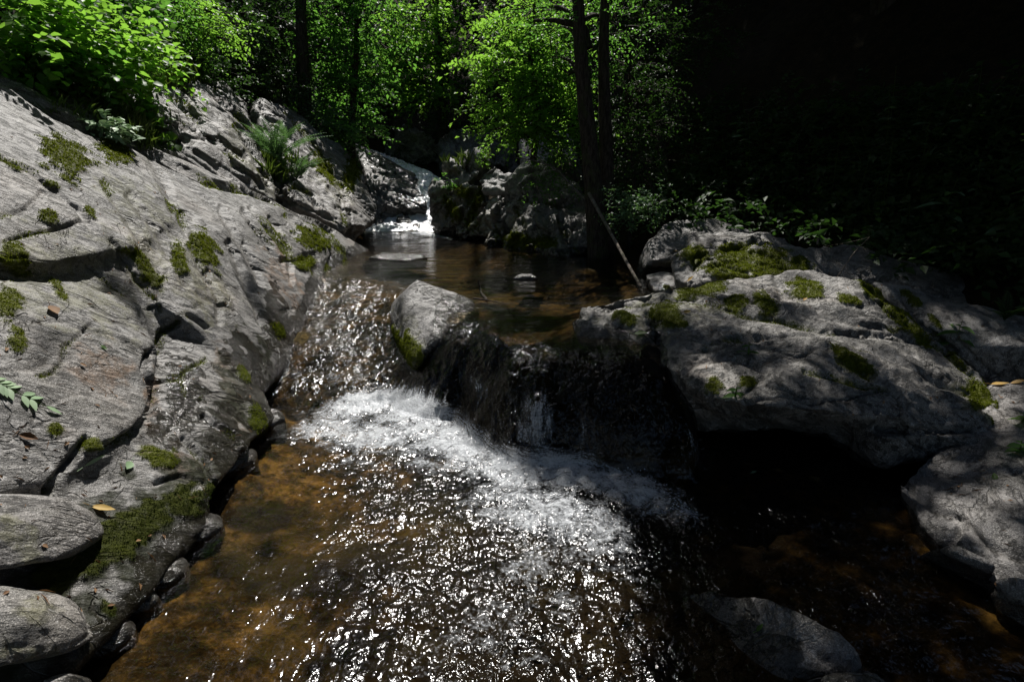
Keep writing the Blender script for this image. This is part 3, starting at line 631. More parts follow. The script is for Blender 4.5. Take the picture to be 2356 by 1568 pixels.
# far right side of the pool
rock('boulder', [[W(1000, 440, 10.2), W(1030, 385, 10.6), W(1062, 368, 10.8), W(1100, 372, 10.6), W(1105, 400, 10.0), W(1060, 440, 9.8), W(1010, 470, 10.0)],
                 [W(988, 515, 10.3), W(1010, 450, 10.1), W(1050, 425, 9.9), W(1110, 420, 9.5), W(1160, 455, 9.0), W(1165, 500, 8.6), W(1130, 566, 8.2), Z(1075, 556, .5), Z(1000, 540, .5), W(1060, 490, 9.4), (-1.0, 10.5, .3), (.0, 9.6, .3), (-1.0, 11, 1.2)],
                 [W(1000, 520, 9.9), W(1040, 508, 9.7), W(1060, 530, 9.2), Z(1040, 548, .5), Z(1000, 542, .5), (-1.2, 10.2, .4)],
                 [W(1066, 530, 9.0), W(1100, 515, 8.9), W(1130, 530, 8.5), Z(1120, 566, .5), Z(1070, 556, .5), (-.4, 9.2, .4)]],
     voxel=.045, smooth=1, sub=1, amp=1.2, scale=1.0, seed=71, mat='rock_moss', big=.06, fol=False, led=0, crag=1.0, grooves=GROOVES_FAR,
     moss=[(1040, 480, 18, 2.4, 60), (1090, 480, 15, 4, 110), (1062, 440, 16, 2, 20), (1110, 440, 12, 3, 100)], tint=[(1060, 470, 70, 1.4, 60), (1100, 520, 50, 1.5, 90), (1040, 400, 40), (1045, 450, 60, 1.6, 60), (1090, 460, 50, 2, 100)],
     label='sunlit craggy boulder streaked with yellow moss, right beside the waterfall', cat='boulder')
rock('boulder', [[W(1102, 400, 9.6), W(1115, 382, 9.8), W(1150, 384, 9.8), W(1172, 405, 9.5), W(1170, 440, 9.2), W(1120, 440, 9.2), (.0, 10.4, 1.2), W(1185, 425, 9.3), W(1095, 415, 9.6), W(1130, 378, 10.0)]], voxel=.04, smooth=0, amp=.7, scale=.8, seed=73, crag=.7, led=.25, fol=False, big=.03,
     label='grey block perched on top of the yellow mossed crag', cat='rock')
rock('boulder', [[W(1160, 470, 8.8), W(1200, 400, 9.2), W(1240, 370, 9.4), W(1285, 380, 9.2), W(1330, 430, 8.6), W(1370, 500, 7.8), W(1360, 580, 7.2), Z(1290, 600, .5), Z(1150, 575, .5), W(1240, 500, 8.2), (.2, 9.2, .4), (1.6, 8.4, .4)],
                 [W(1190, 470, 8.6), W(1270, 455, 8.4), W(1330, 500, 7.9), W(1340, 570, 7.3), W(1250, 570, 7.5), W(1180, 540, 8.0), (.6, 8.4, .5)]], voxel=.045, smooth=1, amp=1.1, seed=75, mat='rock_moss', big=.07, crag=.9, fol=False, led=.2, grooves=GROOVES_FAR, moss=[(1190, 555, 30, 1.5, 0), (1250, 560, 20, 2, 0)], tint=[(1200, 550, 60, 2, 0)],
     label='broad grey rock face dappled with light, left of the dark twin trunk', cat='boulder')
rock('boulder', [[W(1480, 560, 5.9), W(1530, 508, 6.3), W(1640, 498, 6.5), W(1740, 528, 6.3), W(1700, 570, 5.9), W(1500, 600, 5.5), (1.4, 6.0, .3), (2.6, 6.2, .3), (2.4, 7.0, .6)]], voxel=.045, smooth=3, amp=.9, seed=77, led=.25, fol=False, mat='rock_warm',
     label='dim rounded rock in deep shade right of the twin trunk', cat='boulder')
rock('boulder', [[W(1192, 300, 11.8), W(1215, 278, 12.0), W(1265, 290, 12.0), W(1320, 310, 11.6), W(1330, 370, 10.8), W(1200, 370, 11.0), (.2, 11.5, 1.4), (1.6, 11.5, 1.4), (1.2, 12.6, 1.6)]], voxel=.06, smooth=2, amp=1.1, seed=79, led=.25, fol=False, mat='rock_moss', big=.05,
     label='pale upright rock half hidden by leaves behind the twin trunk', cat='boulder')
rock('boulder', [[W(880, 300, 18.2), W(960, 285, 18.6), W(1010, 330, 17.6), W(1010, 370, 16.8), W(960, 375, 17.0), W(885, 350, 17.6), (-4.4, 18.8, 1.6), (-2.2, 18.4, 1.6)]], voxel=.07, smooth=1, amp=1.3, seed=81, led=.25, fol=False, crag=1.2, mat='rock_moss', big=.08,
     label='dark brown cliff block standing behind the top of the waterfall', cat='boulder')
rock('boulder', [[W(1005, 320, 16.4), W(1060, 300, 16.8), W(1130, 310, 16.2), W(1180, 340, 15.4), W(1170, 375, 14.6), W(1030, 380, 14.8), (-2.2, 16.4, 1.4), (.2, 16, 1.4)]], voxel=.06, smooth=1, amp=1.3, seed=83, led=.25, fol=False, crag=1.2, mat='rock_moss', big=.08,
     label='shaded rock shelf under ferns between the cliff block and the pale rock', cat='boulder')
rock('rock', [[W(905, 515, 11.4), W(915, 495, 11.5), W(940, 492, 11.5), W(950, 515, 11.3), W(930, 528, 11.2), (-2.6, 11.6, .5), (-2.2, 11.9, .5)]], voxel=.03, smooth=2, amp=.5, scale=.5, seed=85, all_wet=1, big=.02,
     label='dark wet stone in the white foam at the foot of the waterfall', cat='rock')
rock('rock', [[W(945, 525, 11.0), W(952, 512, 11.1), W(966, 514, 11.1), W(970, 528, 10.9), (-2.1, 11.4, .5)]], voxel=.025, smooth=2, amp=.4, scale=.4, seed=87, all_wet=1, big=.015,
     label='smaller dark stone right of the wet stone in the waterfall foam', cat='rock')

for lab, u, v, du, dv, sd, m_ in [
    ('wet brown stone at the mossy water edge, lower left', 455, 1210, 44, 26, 91, 'rock_warm'), ('glistening knob of wet rock where the wet slab meets the pool', 530, 1055, 52, 34, 93, 'rock_warm'),
    ('dark wet stone half under the ripples at the lower left edge', 380, 1310, 40, 22, 95, 'rock_moss'), ('small wet cobble at the water edge below the dark moss', 320, 1375, 34, 20, 97, 'rock_warm'),
    ('low wet stone by the water beside the knobbly pale stone', 255, 1455, 36, 24, 99, 'rock_moss'), ('dark boulder tip beneath the wet slab, by the rapids', 610, 960, 40, 30, 101, 'rock_moss'),
    ('rounded wet rock breaking the middle of the left rapids', 720, 800, 44, 26, 103, 'rock_moss')]:
    z0 = level(np.array([Z(u, v, .05)[0]]), np.array([Z(u, v, .05)[1]]))[0][0] if v < 1000 else 0.0
    zc = z0 + .02
    c = Z(u, v, max(zc, 0))
    if v < 920: c = W(u, v, {720: 4.3, 1010: 3.25}[u])
    w_ = du / 1178 * np.linalg.norm(c - CAM)
    rg = np.random.default_rng(sd)
    pts = [c + np.array((math.cos(t) * w_ * rg.uniform(.75, 1.1), math.sin(t) * w_ * rg.uniform(.7, 1.1), h)) for t in np.linspace(0, 6.28, 8)[:-1] for h in (-.12, .0)] + [c + np.array((rg.normal() * w_ * .3, rg.normal() * w_ * .3, w_ * .42)) for _ in range(4)]
    rock('rock', [pts], voxel=.014, smooth=4, amp=.35, scale=.4, seed=sd, mat=m_, big=.012, crack=0, all_wet=.85, label=lab, cat='rock', fol=False, led=0)
# ------------------------------------------------------------------ terrain, bed, water
def grid(rows, cols, y0, y1, a0, a1, shift):
    t = np.exp(np.linspace(math.log(y0 + shift), math.log(y1 + shift), rows))
    a = np.linspace(a0, a1, cols)
    T, Aa = np.meshgrid(t, a, indexing='ij')
    X, Y = (Aa * T).ravel(), (T - shift).ravel()
    i = np.arange(rows * cols).reshape(rows, cols)
    f = np.stack([i[:-1, :-1], i[:-1, 1:], i[1:, 1:], i[1:, :-1]], -1).reshape(-1, 4)
    return X, Y, f

def hill_z(X, Y):
    xl = np.interp(Y, LEFT_Y, LEFT_X); xr = np.interp(Y, RIGHT_Y, RIGHT_X)
    wl = np.interp(Y, [-5, 2.5, 5, 11.5, 13.2, 16, 20, 30, 45, 70], [0, 0, .55, .55, 1.6, 2.0, 4.0, 9.5, 19, 34])
    dl, dr = xl - X, X - xr
    zl = np.interp(dl, [-9, 0, 2, 3, 8, 30, 80], [-.5, -.5, 1.25, 2.0, 5.6, 22, 45])
    zr = np.interp(dr, [-9, 0, .6, 1.6, 2.6, 3.5, 8, 30, 80], [-.5, -.5, -.3, -.2, .0, .75, 5.4, 24, 50])
    z = wl + np.maximum(zl, zr)
    P = np.stack([X, Y, np.zeros_like(X)], -1)
    return z + .22 * fbm(P * .5, 3) * sstep(0, 2.5, np.maximum(dl, dr)) + .05 * fbm(P * 2.5, 2)

X, Y, f = grid(330, 330, -4.0, 70, -2.6, 2.6, 5.0)
hz = hill_z(X, Y)
co = np.stack([X, Y, hz], -1)
tag(mesh_obj('hillside', co, f, M['ground']), kind='structure')
HILL = (co, f)
add_solid(co, f)

# stream bed
X, Y, f = grid(520, 420, .35, 14.5, -.95, .95, 1.2)
P = np.stack([X, Y, np.zeros_like(X)], -1)
wob = .10 * fbm(P * 2.2, 3)
lv, s = level(X, Y, wob * sstep(-.4, .3, X) + .5 * wob)
xl = np.interp(Y, LEFT_Y, LEFT_X); xr = np.interp(Y, RIGHT_Y, RIGHT_X)
edge = np.minimum(X - xl, xr - X)
mid_ = sstep(0, .15, s) * (1 - sstep(.85, 1.0, s))
depth = np.where(s < .5, .20, .26) * (1 - mid_) + .035 * mid_
depth = depth * sstep(-.25, .7, edge) - .06 * (1 - sstep(-.5, .1, edge))
depth = depth + .75 * sstep(.05, .6, X - xr) * (Y > 2.2) + .4 * sstep(.35, .8, xl - X)
depth = depth * (1 - .55 * sstep(.8, 1.5, X) * (s < .5))
bz = lv - depth + .07 * fbm(P * 1.7 + 3, 3) * (1 - .6 * mid_) + .035 * fbm(P * 5.5, 3) + .016 * fbm(P * 15, 2)
bz = bz + mid_ * (.07 * fbm(P * 3.1 + 8, 2) + .012 * fbm(P * np.array([8., 4., 1.]) + 1, 2)) * sstep(-.8, -1.2, X)
bz = bz + mid_ * (.05 * fbm(P * 2.6 + 5, 2)) * sstep(-.8, -.3, X)
bed_co = np.stack([X, Y, bz], -1)
Ub, Vb, _ = proj(bed_co)
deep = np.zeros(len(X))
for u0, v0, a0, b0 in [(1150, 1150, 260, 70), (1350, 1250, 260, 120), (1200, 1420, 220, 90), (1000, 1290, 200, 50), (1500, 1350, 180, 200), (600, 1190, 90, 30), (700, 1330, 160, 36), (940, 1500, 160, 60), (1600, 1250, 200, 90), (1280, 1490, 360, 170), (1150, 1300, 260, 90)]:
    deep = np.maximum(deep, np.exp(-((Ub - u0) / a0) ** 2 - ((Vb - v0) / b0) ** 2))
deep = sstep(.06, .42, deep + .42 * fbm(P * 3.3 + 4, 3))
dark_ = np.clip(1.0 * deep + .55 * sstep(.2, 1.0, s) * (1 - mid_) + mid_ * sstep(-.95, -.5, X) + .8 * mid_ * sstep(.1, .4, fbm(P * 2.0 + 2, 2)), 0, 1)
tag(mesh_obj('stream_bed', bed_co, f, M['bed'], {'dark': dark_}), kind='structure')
BED = (bed_co, f)
add_solid(bed_co, f)

# water
X, Y, f = grid(900, 640, .40, 12.2, -.72, .78, 1.2)
P = np.stack([X, Y, np.zeros_like(X)], -1)
wob = .10 * fbm(P * 2.2, 3)
lv, s = level(X, Y, wob * sstep(-.4, .3, X) + .5 * wob)
mid_ = sstep(0, .10, s) * (1 - sstep(.85, 1.05, s))
U_, V_, _ = proj(np.stack([X, Y, lv], -1))
def blobs(items):
    m = np.zeros(len(X))
    for u, v, ru, rv, an, w in items:
        an = math.radians(an); du, dv = U_ - u, V_ - v
        a = (du * math.cos(an) + dv * math.sin(an)) / ru; b = (-du * math.sin(an) + dv * math.cos(an)) / rv
        m = np.maximum(m, w * np.exp(-(a * a + b * b) ** 1.3))
    return m
foam = blobs([(850, 930, 150, 36, -12, .95), (960, 945, 120, 50, 20, 1.0), (760, 985, 110, 36, -10, .75), (1060, 1020, 140, 60, 35, .85), (1180, 1080, 120, 60, 20, .85), (1300, 1085, 150, 50, 12, .95), (1450, 1130, 150, 52, 18, .85),
              (1570, 1180, 90, 34, 25, .60), (1250, 1180, 220, 80, 10, .72), (1380, 1230, 130, 90, 60, .62), (1240, 1300, 200, 80, -30, .46), (1160, 1420, 240, 110, -40, .33), (1120, 1530, 300, 90, 0, .26), (860, 1010, 160, 40, 0, .8), (1000, 1010, 200, 60, 25, .8), (1000, 1050, 200, 50, 15, .55), (820, 1060, 150, 40, 10, .34),
              (1300, 1420, 90, 70, 90, .36), (900, 520, 46, 18, 0, 1.0), (960, 535, 70, 8, 8, .9), (1010, 545, 50, 5, 6, .6),
              (830, 870, 120, 30, 5, .42), (760, 790, 90, 60, 30, .22), (720, 690, 60, 40, 40, .26), (820, 720, 60, 26, -30, .22), (1240, 960, 60, 110, 5, .62), (1100, 880, 34, 80, -10, .42), (1335, 1000, 30, 70, 0, .40), (1190, 860, 50, 70, 0, .45), (1300, 930, 50, 70, 0, .36), (1380, 1000, 70, 70, 0, .26), (1290, 880, 60, 40, 0, .3), (1610, 1040, 40, 70, -30, .42), (1100, 830, 40, 50, 0, .3), (930, 850, 60, 30, 20, .25)])
foam = foam * (1 - sstep(.25, .5, s) * (Y < 6) * (X > -.9))
yl = np.interp(X, XF, YL); yf = np.interp(X, XF, YF)
pool_up = sstep(0.0, .9, Y - yl)
turb = np.clip(.55 + 1.0 * mid_ + .5 * foam, 0, 1.6)
low = (s < .02)
turb = np.where(low, .36 + .78 * blobs([(1200, 1450, 420, 300, 0, 1.0), (950, 1150, 260, 90, 20, .5), (2000, 1320, 300, 120, 25, .8)]) + .5 * foam, turb)
turb = turb * (1 - pool_up) + pool_up * (.10 + .35 * blobs([(1180, 700, 260, 18, 0, 1.0), (850, 620, 120, 40, 0, .8)]))
fl = mid_
z = lv + .006 * fbm(P * np.array([3., 6., 1.]), 3) * (.3 + turb)
fold = fbm(P * np.array([9., 5., 1.]) + 3.1, 3)
z = z + turb * (1 - pool_up) * (.014 * fold + .007 * fbm(P * 22, 3))
z = z + foam * np.where(Y < 6, 1 - sstep(.02, .25, s), 1) * (.026 + .030 * fbm(P * 7, 3) + .006 * fbm(P * 30, 2))
z = z + mid_ * (.030 * fbm(P * 3.1 + 8, 2) + .008 * fbm(P * np.array([9., 3., 1.]) + 1, 2))
z = z + .0025 * np.sin(Y * 26 + 5 * fbm(P * 1.1, 2)) * pool_up * (.6 + fbm(P * 2.0, 2))
wco = np.stack([X, Y, z], -1)
water = mesh_obj('water', wco, f, M['water'], {'foam': foam, 'turb': turb, 'flow': mid_ * sstep(-.95, -.4, X)})
tag(water, kind='structure')
WAT = (wco, f)

# waterfall ribbon coming down from the upper left
path = [W(800, 335, 18.5), W(860, 352, 16.6), W(925, 378, 15.0), W(965, 395, 14.0), W(986, 412, 13.3), W(990, 440, 12.7), W(978, 465, 12.2), W(960, 492, 11.8), W(935, 516, 11.45), Z(930, 535, .545)]
wid = [.6, .6, .65, .75, .8, .8, .9, 1.3, 1.8, 2.1]
def strip(path, wid, nu=220, nv=60):
    path = np.array(path); t = np.linspace(0, len(path) - 1, nu)
    c = np.stack([np.interp(t, range(len(path)), path[:, k]) for k in range(3)], -1)
    for _ in range(14): c[1:-1] = (c[:-2] + 2 * c[1:-1] + c[2:]) / 4
    w = np.interp(t, range(len(path)), wid)
    r = np.linspace(-.5, .5, nv)
    Pq = c[:, None, :] + np.stack([r[None, :] * w[:, None], np.zeros((nu, nv)), np.zeros((nu, nv))], -1)
    Pq = Pq.reshape(-1, 3)
    hump = np.tile(1 - (2 * r) ** 2, nu)
    n = .07 * fbm(Pq * np.array([6., 3., 3.]), 3) + .04 * fbm(Pq * 16, 2)
    Pq[:, 2] += .05 * hump + n * .8 - .10 * np.tile((2 * r) ** 4, nu); Pq[:, 1] -= .06 * hump + .5 * n
    i = np.arange(nu * nv).reshape(nu, nv)
    fa = np.stack([i[:-1, :-1], i[:-1, 1:], i[1:, 1:], i[1:, :-1]], -1).reshape(-1, 4)
    tt = np.repeat(t, nv)
    return Pq, fa, np.clip(.75 + .5 * sstep(1.5, 5, tt), 0, 1.2)
pc, pf, pfo = strip(path, wid)
tag(mesh_obj('waterfall', pc, pf, M['water'], {'foam': pfo, 'turb': np.full(len(pc), 1.3), 'flow': np.full(len(pc), .6)}), kind='structure')
# ------------------------------------------------------------------ vegetation
BVH = build_bvh(SOLIDS)
BVH_ALL = build_bvh(SOLIDS + [(wco, np.concatenate([WAT[1][:, [0, 1, 2]], WAT[1][:, [0, 2, 3]]]))])

def hit(u, v, bvh=None):
    d = ray(u, v); r = (bvh or BVH).ray_cast(Vector(CAM), Vector(d).normalized())
    if r[0] is None: return W(u, v, 20.0), np.array((0, 0, 1.0))
    return np.array(r[0]), np.array(r[1])

def ground_at(x, y, top=30):
    r = BVH.ray_cast(Vector((x, y, top)), Vector((0, 0, -1)))
    return np.array(r[0]) if r[0] is not None else np.array((x, y, 0.0))

# ------------------------------------------------------------------ where the sun gets through the leaves
# sunlit and shaded places set out for rocks and water; overhead leaves are placed to match
def ell(u, v, items):
    m = np.zeros(np.shape(u))
    for x, y, ru, rv, an, w in items:
        an = math.radians(an); du, dv = u - x, v - y
        a = (du * math.cos(an) + dv * math.sin(an)) / ru; b = (-du * math.sin(an) + dv * math.cos(an)) / rv
        m = np.maximum(m, w * (1 - sstep(.75, 1.15, np.sqrt(a * a + b * b))))
    return m
LIT_R = [(1400, 705, 115, 42, -8, 1), (1510, 670, 60, 16, 0, .8), (1740, 655, 260, 30, 0, .95), (1930, 700, 150, 70, 25, 1), (1650, 725, 130, 34, 5, .85), (1830, 765, 170, 36, 8, 1), (2120, 850, 180, 46, 22, 1), (2000, 800, 120, 40, 15, 1), (1640, 860, 76, 44, 10, 1), (1860, 855, 130, 34, 5, .7),
         (1690, 555, 105, 38, 5, 1), (1700, 610, 120, 32, 0, 1), (1590, 590, 40, 24, 0, .9), (2240, 770, 130, 36, 12, .8), (2330, 930, 60, 70, 0, 1), (2345, 1080, 40, 100, 0, 1), (2290, 1190, 130, 64, -10, 1), (2200, 1190, 90, 60, 20, .7), (2320, 1290, 70, 70, 0, 1), (2140, 1010, 90, 22, 8, .5),
         (1840, 1430, 130, 26, 22, .9), (1950, 1545, 80, 18, 0, .5), (2330, 1440, 60, 60, 40, .7), (1760, 1185, 90, 17, 25, .8), (1910, 1275, 130, 20, 33, .95), (2080, 1440, 130, 22, 55, .85), (2020, 1360, 80, 16, 40, .7), (2230, 1480, 110, 24, 50, .7), (1700, 1080, 34, 12, 30, .5), (1600, 990, 30, 50, -20, .7), (1660, 1060, 30, 30, 0, .5), (1720, 885, 60, 30, 0, .9), (1500, 745, 60, 20, 0, .4), (1950, 620, 60, 14, 0, .4),
         (1230, 540, 22, 40, 20, .7), (1305, 545, 28, 34, 30, .8), (1070, 450, 95, 110, 0, .97), (1150, 410, 30, 20, 0, .6), (1200, 310, 50, 60, 0, .3), (1090, 590, 160, 50, 0, .5), (1330, 690, 60, 20, 0, .4), (1160, 700, 130, 14, 0, .8), (1345, 890, 44, 50, 0, .9), (1190, 825, 80, 30, 0, .9), (1240, 950, 40, 60, 0, .4), (1430, 880, 50, 20, 0, .6), (1060, 860, 70, 40, 0, .8), (1390, 980, 26, 50, 0, .6)]
SHADE_L = [(585, 600, 30, 90, -24, .7), (520, 640, 18, 70, -28, .7), (400, 420, 70, 22, 38, .65), (300, 690, 60, 40, 10, .8), (450, 560, 16, 80, -30, .6), (340, 470, 60, 14, 40, .5), (230, 420, 70, 12, 30, .5), (60, 470, 80, 14, 10, .4), (160, 760, 70, 16, -10, .5), (80, 330, 80, 14, 18, .5), (480, 300, 30, 60, -30, .6), (560, 380, 20, 60, -35, .6), (720, 440, 20, 50, -25, .5), (800, 470, 14, 40, -20, .5), (420, 860, 40, 16, 30, .4), (250, 930, 70, 14, 20, .4), (575, 650, 20, 75, -22, .85), (640, 690, 18, 60, -15, .7), (300, 700, 90, 34, -18, .75), (360, 640, 40, 40, 0, .5), (60, 860, 50, 26, 0, .0), (420, 540, 50, 22, 35, .4), (150, 215, 60, 22, 30, .5), (520, 470, 60, 16, 25, .3), (690, 470, 30, 18, 30, .5), (490, 200, 60, 12, 25, .7), (620, 330, 40, 50, 60, .4),
           (440, 510, 50, 30, 30, .35), (960, 460, 45, 22, 20, .5), (560, 1200, 110, 30, -30, .35), (360, 1370, 140, 22, -38, .4), (880, 1250, 100, 40, 30, .35), (1130, 1490, 50, 90, 0, .4), (760, 1400, 160, 40, -30, .4), (600, 1480, 160, 26, -40, .35), (900, 800, 40, 70, -20, .3), (940, 900, 60, 20, 0, .25)]
def lit(u, v):
    edge = np.interp(v, [-400, 330, 520, 600, 700, 760, 850, 960, 1060, 1160, 1300, 1568, 2000], [1020, 1000, 1000, 1090, 1110, 1060, 1010, 1080, 1180, 1420, 1470, 1500, 1600])
    leftlit = 1 - sstep(-60, 60, u - edge)
    l = leftlit * (1.0 - ell(u, v, SHADE_L))
    return np.clip(np.maximum(l, ell(u, v, LIT_R)), 0, 1)

# foliage that stands in the sun
def sun_free(P, thr=.45):
    '''True where a leaf at P would not take the sun off a place that the photograph shows sunlit.'''
    ok = np.ones(len(P), bool)
    D = Vector(-SUN); H = np.full((len(P), 3), 1e5)
    for i in range(len(P)):
        r = BVH_ALL.ray_cast(Vector(P[i]), D)
        if r[0] is not None: H[i] = r[0]
    u, v, f = proj(H)
    vis = (f > .3) & (u > -900) & (u < 2500) & (v > -50) & (v < 1900) & (H[:, 1] < 14) & (H[:, 0] < 1e4)
    ok &= ~(vis & (lit(u, v) > thr))
    for c, r in BRIGHT:
        w = c - P; t = w @ (-SUN)
        ok &= ~((t > r * .8) & (np.linalg.norm(w + np.outer(t, SUN), axis=1) < r + .3))
    return ok

BRIGHT = [(W(u, v, y), r) for u, v, y, r in [(690, 330, 10.0, .7), (790, 430, 9.5, .7), (560, 310, 7.5, .6), (740, 470, 8.8, .5), (1060, 440, 9.6, .6), (1085, 510, 8.9, .5), (985, 430, 13.0, .4), (930, 505, 11.6, .6), (660, 310, 6.6, .75), (60, 60, 4.5, .55), (220, 90, 5.3, .5), (330, 125, 6.0, .45), (160, 0, 6.2, .6), (360, 300, 4.8, .3), (255, 295, 4.5, .2), (1210, 150, 8.4, .75), (1190, 260, 8.2, .55), (1240, 60, 8.6, .6), (800, 60, 12.8, .9), (800, 200, 12.8, .9), (770, 290, 12.4, .6), (950, 160, 16.3, 1.0), (980, 60, 16.5, .9), (430, 40, 8.7, .6), (340, 60, 7.8, .5), (1430, 250, 8, .35), (1290, 60, 7.7, .4), (1060, 40, 14.6, .6)]]


def unit(a): return a / np.maximum(np.linalg.norm(a, axis=-1, keepdims=True), 1e-9)

def leaf_faces(P, D, Nn, Ln, Wd, fold=.25, droop=.15, rng=RNG):
    """Leaves folded along the midrib: five points, four triangles."""
    P = np.asarray(P); n = len(P)
    D = unit(D); S = unit(np.cross(D, Nn)); Nn = unit(np.cross(S, D))
    Ln = np.broadcast_to(Ln, n)[:, None]; Wd = np.broadcast_to(Wd, n)[:, None]
    mid = P + D * Ln * .45
    v = np.stack([P, mid + S * Wd * .5 + Nn * Wd * fold, P + D * Ln - Nn * Ln * droop, mid - S * Wd * .5 + Nn * Wd * fold], 1).reshape(-1, 3)
    b = np.arange(n) * 4
    f = np.concatenate([np.stack([b, b + 1, b + 2], 1), np.stack([b, b + 2, b + 3], 1)])
    return v, f, np.repeat(rng.random(n), 4)

def leaf_broad(P, D, Nn, Ln, Wd, fold=.2, droop=.2, rng=RNG):
    """Broader leaves with a rounded outline, for plants near enough to see it."""
    P = np.asarray(P); n = len(P)
    D = unit(D); S = unit(np.cross(D, Nn)); Nn = unit(np.cross(S, D))
    Ln = np.broadcast_to(Ln, n)[:, None]; Wd = np.broadcast_to(Wd, n)[:, None]
    rows = [(0, 0), (.18, .32), (.42, .5), (.72, .33), (1.0, 0)]
    vs = []
    for t, w in rows:
        c = P + D * Ln * t - Nn * Ln * droop * t * t
        vs.append(c)
        if w: vs += [c + S * Wd * w + Nn * Wd * fold * w, c - S * Wd * w + Nn * Wd * fold * w]
    k = len(vs)       # 11
    v = np.stack(vs, 1).reshape(-1, 3)
    tri = [(0, 2, 1), (0, 1, 3), (1, 2, 5), (1, 5, 4), (1, 4, 6), (1, 6, 3), (4, 5, 8), (4, 8, 7), (4, 7, 9), (4, 9, 6), (7, 8, 10), (7, 10, 9)]
    b = np.arange(n) * k
    f = np.concatenate([np.stack([b + i, b + j, b + l], 1) for i, j, l in tri])
    return v, f, np.repeat(rng.random(n), k)

def tube(path, radii, seg=7):
    path = np.asarray(path, dtype=float); n = len(path)
    T = unit(np.gradient(path, axis=0))
    ref = np.where(np.abs(T[:, 2:3]) > .9, np.array([[1., 0, 0]]), np.array([[0, 0, 1.]]))
    A_ = unit(np.cross(T, ref)); B_ = np.cross(T, A_)
    an = np.linspace(0, 2 * math.pi, seg, endpoint=False)
    r = np.broadcast_to(radii, n)
    v = path[:, None] + (A_[:, None] * np.cos(an)[None, :, None] + B_[:, None] * np.sin(an)[None, :, None]) * r[:, None, None]
    v = v.reshape(-1, 3)
    i = np.arange(n * seg).reshape(n, seg); j = np.roll(i, -1, 1)
    f = np.stack([i[:-1], j[:-1], j[1:], i[1:]], -1).reshape(-1, 4)
    return v, f

class Acc:
    def __init__(s): s.v, s.f, s.a, s.o = [], [], [], 0
    def add(s, v, f, a=None):
        s.v.append(v); s.f.append(np.asarray(f) + s.o); s.o += len(v)
        s.a.append(a if a is not None else np.zeros(len(v)))
    def make(s, name, mat, parent=None, base=None, smooth=True):
        v = np.concatenate(s.v)
        tri = [f for f in s.f if f.shape[1] == 3]; qd = [f for f in s.f if f.shape[1] == 4]
        fs = ([np.concatenate(tri)] if tri else []) + ([np.concatenate(qd)] if qd else [])
        return mesh_obj(name, v, fs, mat, {'rnd': np.concatenate(s.a)}, smooth=smooth, parent=parent, loc=base)

def smooth_path(pts, n=16):
    pts = np.asarray(pts, dtype=float); t = np.linspace(0, len(pts) - 1, n)
    p = np.stack([np.interp(t, range(len(pts)), pts[:, k]) for k in range(3)], -1)
    for _ in range(2): p[1:-1] = (p[:-2] + 2 * p[1:-1] + p[2:]) / 4
    return p

def sprays(acc, c, r, n, per=11, Ln=.06, ratio=.55, length=.38, droop=.25, rng=RNG, twigs=None, clear=False):
    """n leafy twigs spread through the ellipsoid (c, r), leaves two-ranked along each."""
    c = np.asarray(c); r = np.broadcast_to(np.asarray(r, dtype=float), 3)
    d = unit(rng.normal(size=(n, 3)))
    st = c + d * r * (rng.random((n, 1)) ** .45)
    if clear:
        ok = sun_free(st); st, d = st[ok], d[ok]; n = len(st)
        if n == 0: return
    dr = unit(d * np.array([1, 1, .12]) + rng.normal(size=(n, 3)) * .45 + np.array([0, 0, .15 - droop]))
    up = unit(np.array([0, 0, 1.0]) + rng.normal(size=(n, 3)) * .35)
    sd = unit(np.cross(dr, up))
    t = (np.arange(per) + .5) / per
    Lf = length * (.6 + .8 * rng.random((n, 1)))
    P = st[:, None] + dr[:, None] * (Lf * t[None])[..., None] + np.array([0, 0, -1.0]) * (droop * Lf * t[None] ** 2)[..., None]
    sgn = np.where(np.arange(per) % 2, 1.0, -1.0)[None, :, None]
    D = dr[:, None] * .55 + sd[:, None] * sgn + rng.normal(size=(n, per, 3)) * .28
    Nn = up[:, None] + rng.normal(size=(n, per, 3)) * .40
    s = Ln * (.6 + .7 * rng.random((n, per)))
    v, f, a = leaf_faces(P.reshape(-1, 3), D.reshape(-1, 3), Nn.reshape(-1, 3), s.ravel(), s.ravel() * ratio, rng=rng)
    acc.add(v, f, a)
    if twigs is not None:
        for i in range(0, n, 3):
            q = np.stack([c * .55 + st[i] * .45, st[i], P[i, per // 2], P[i, -1]])
            twigs.add(*tube(q, np.array([.010, .006, .004, .002]) * max(1, Ln / .06), 3))

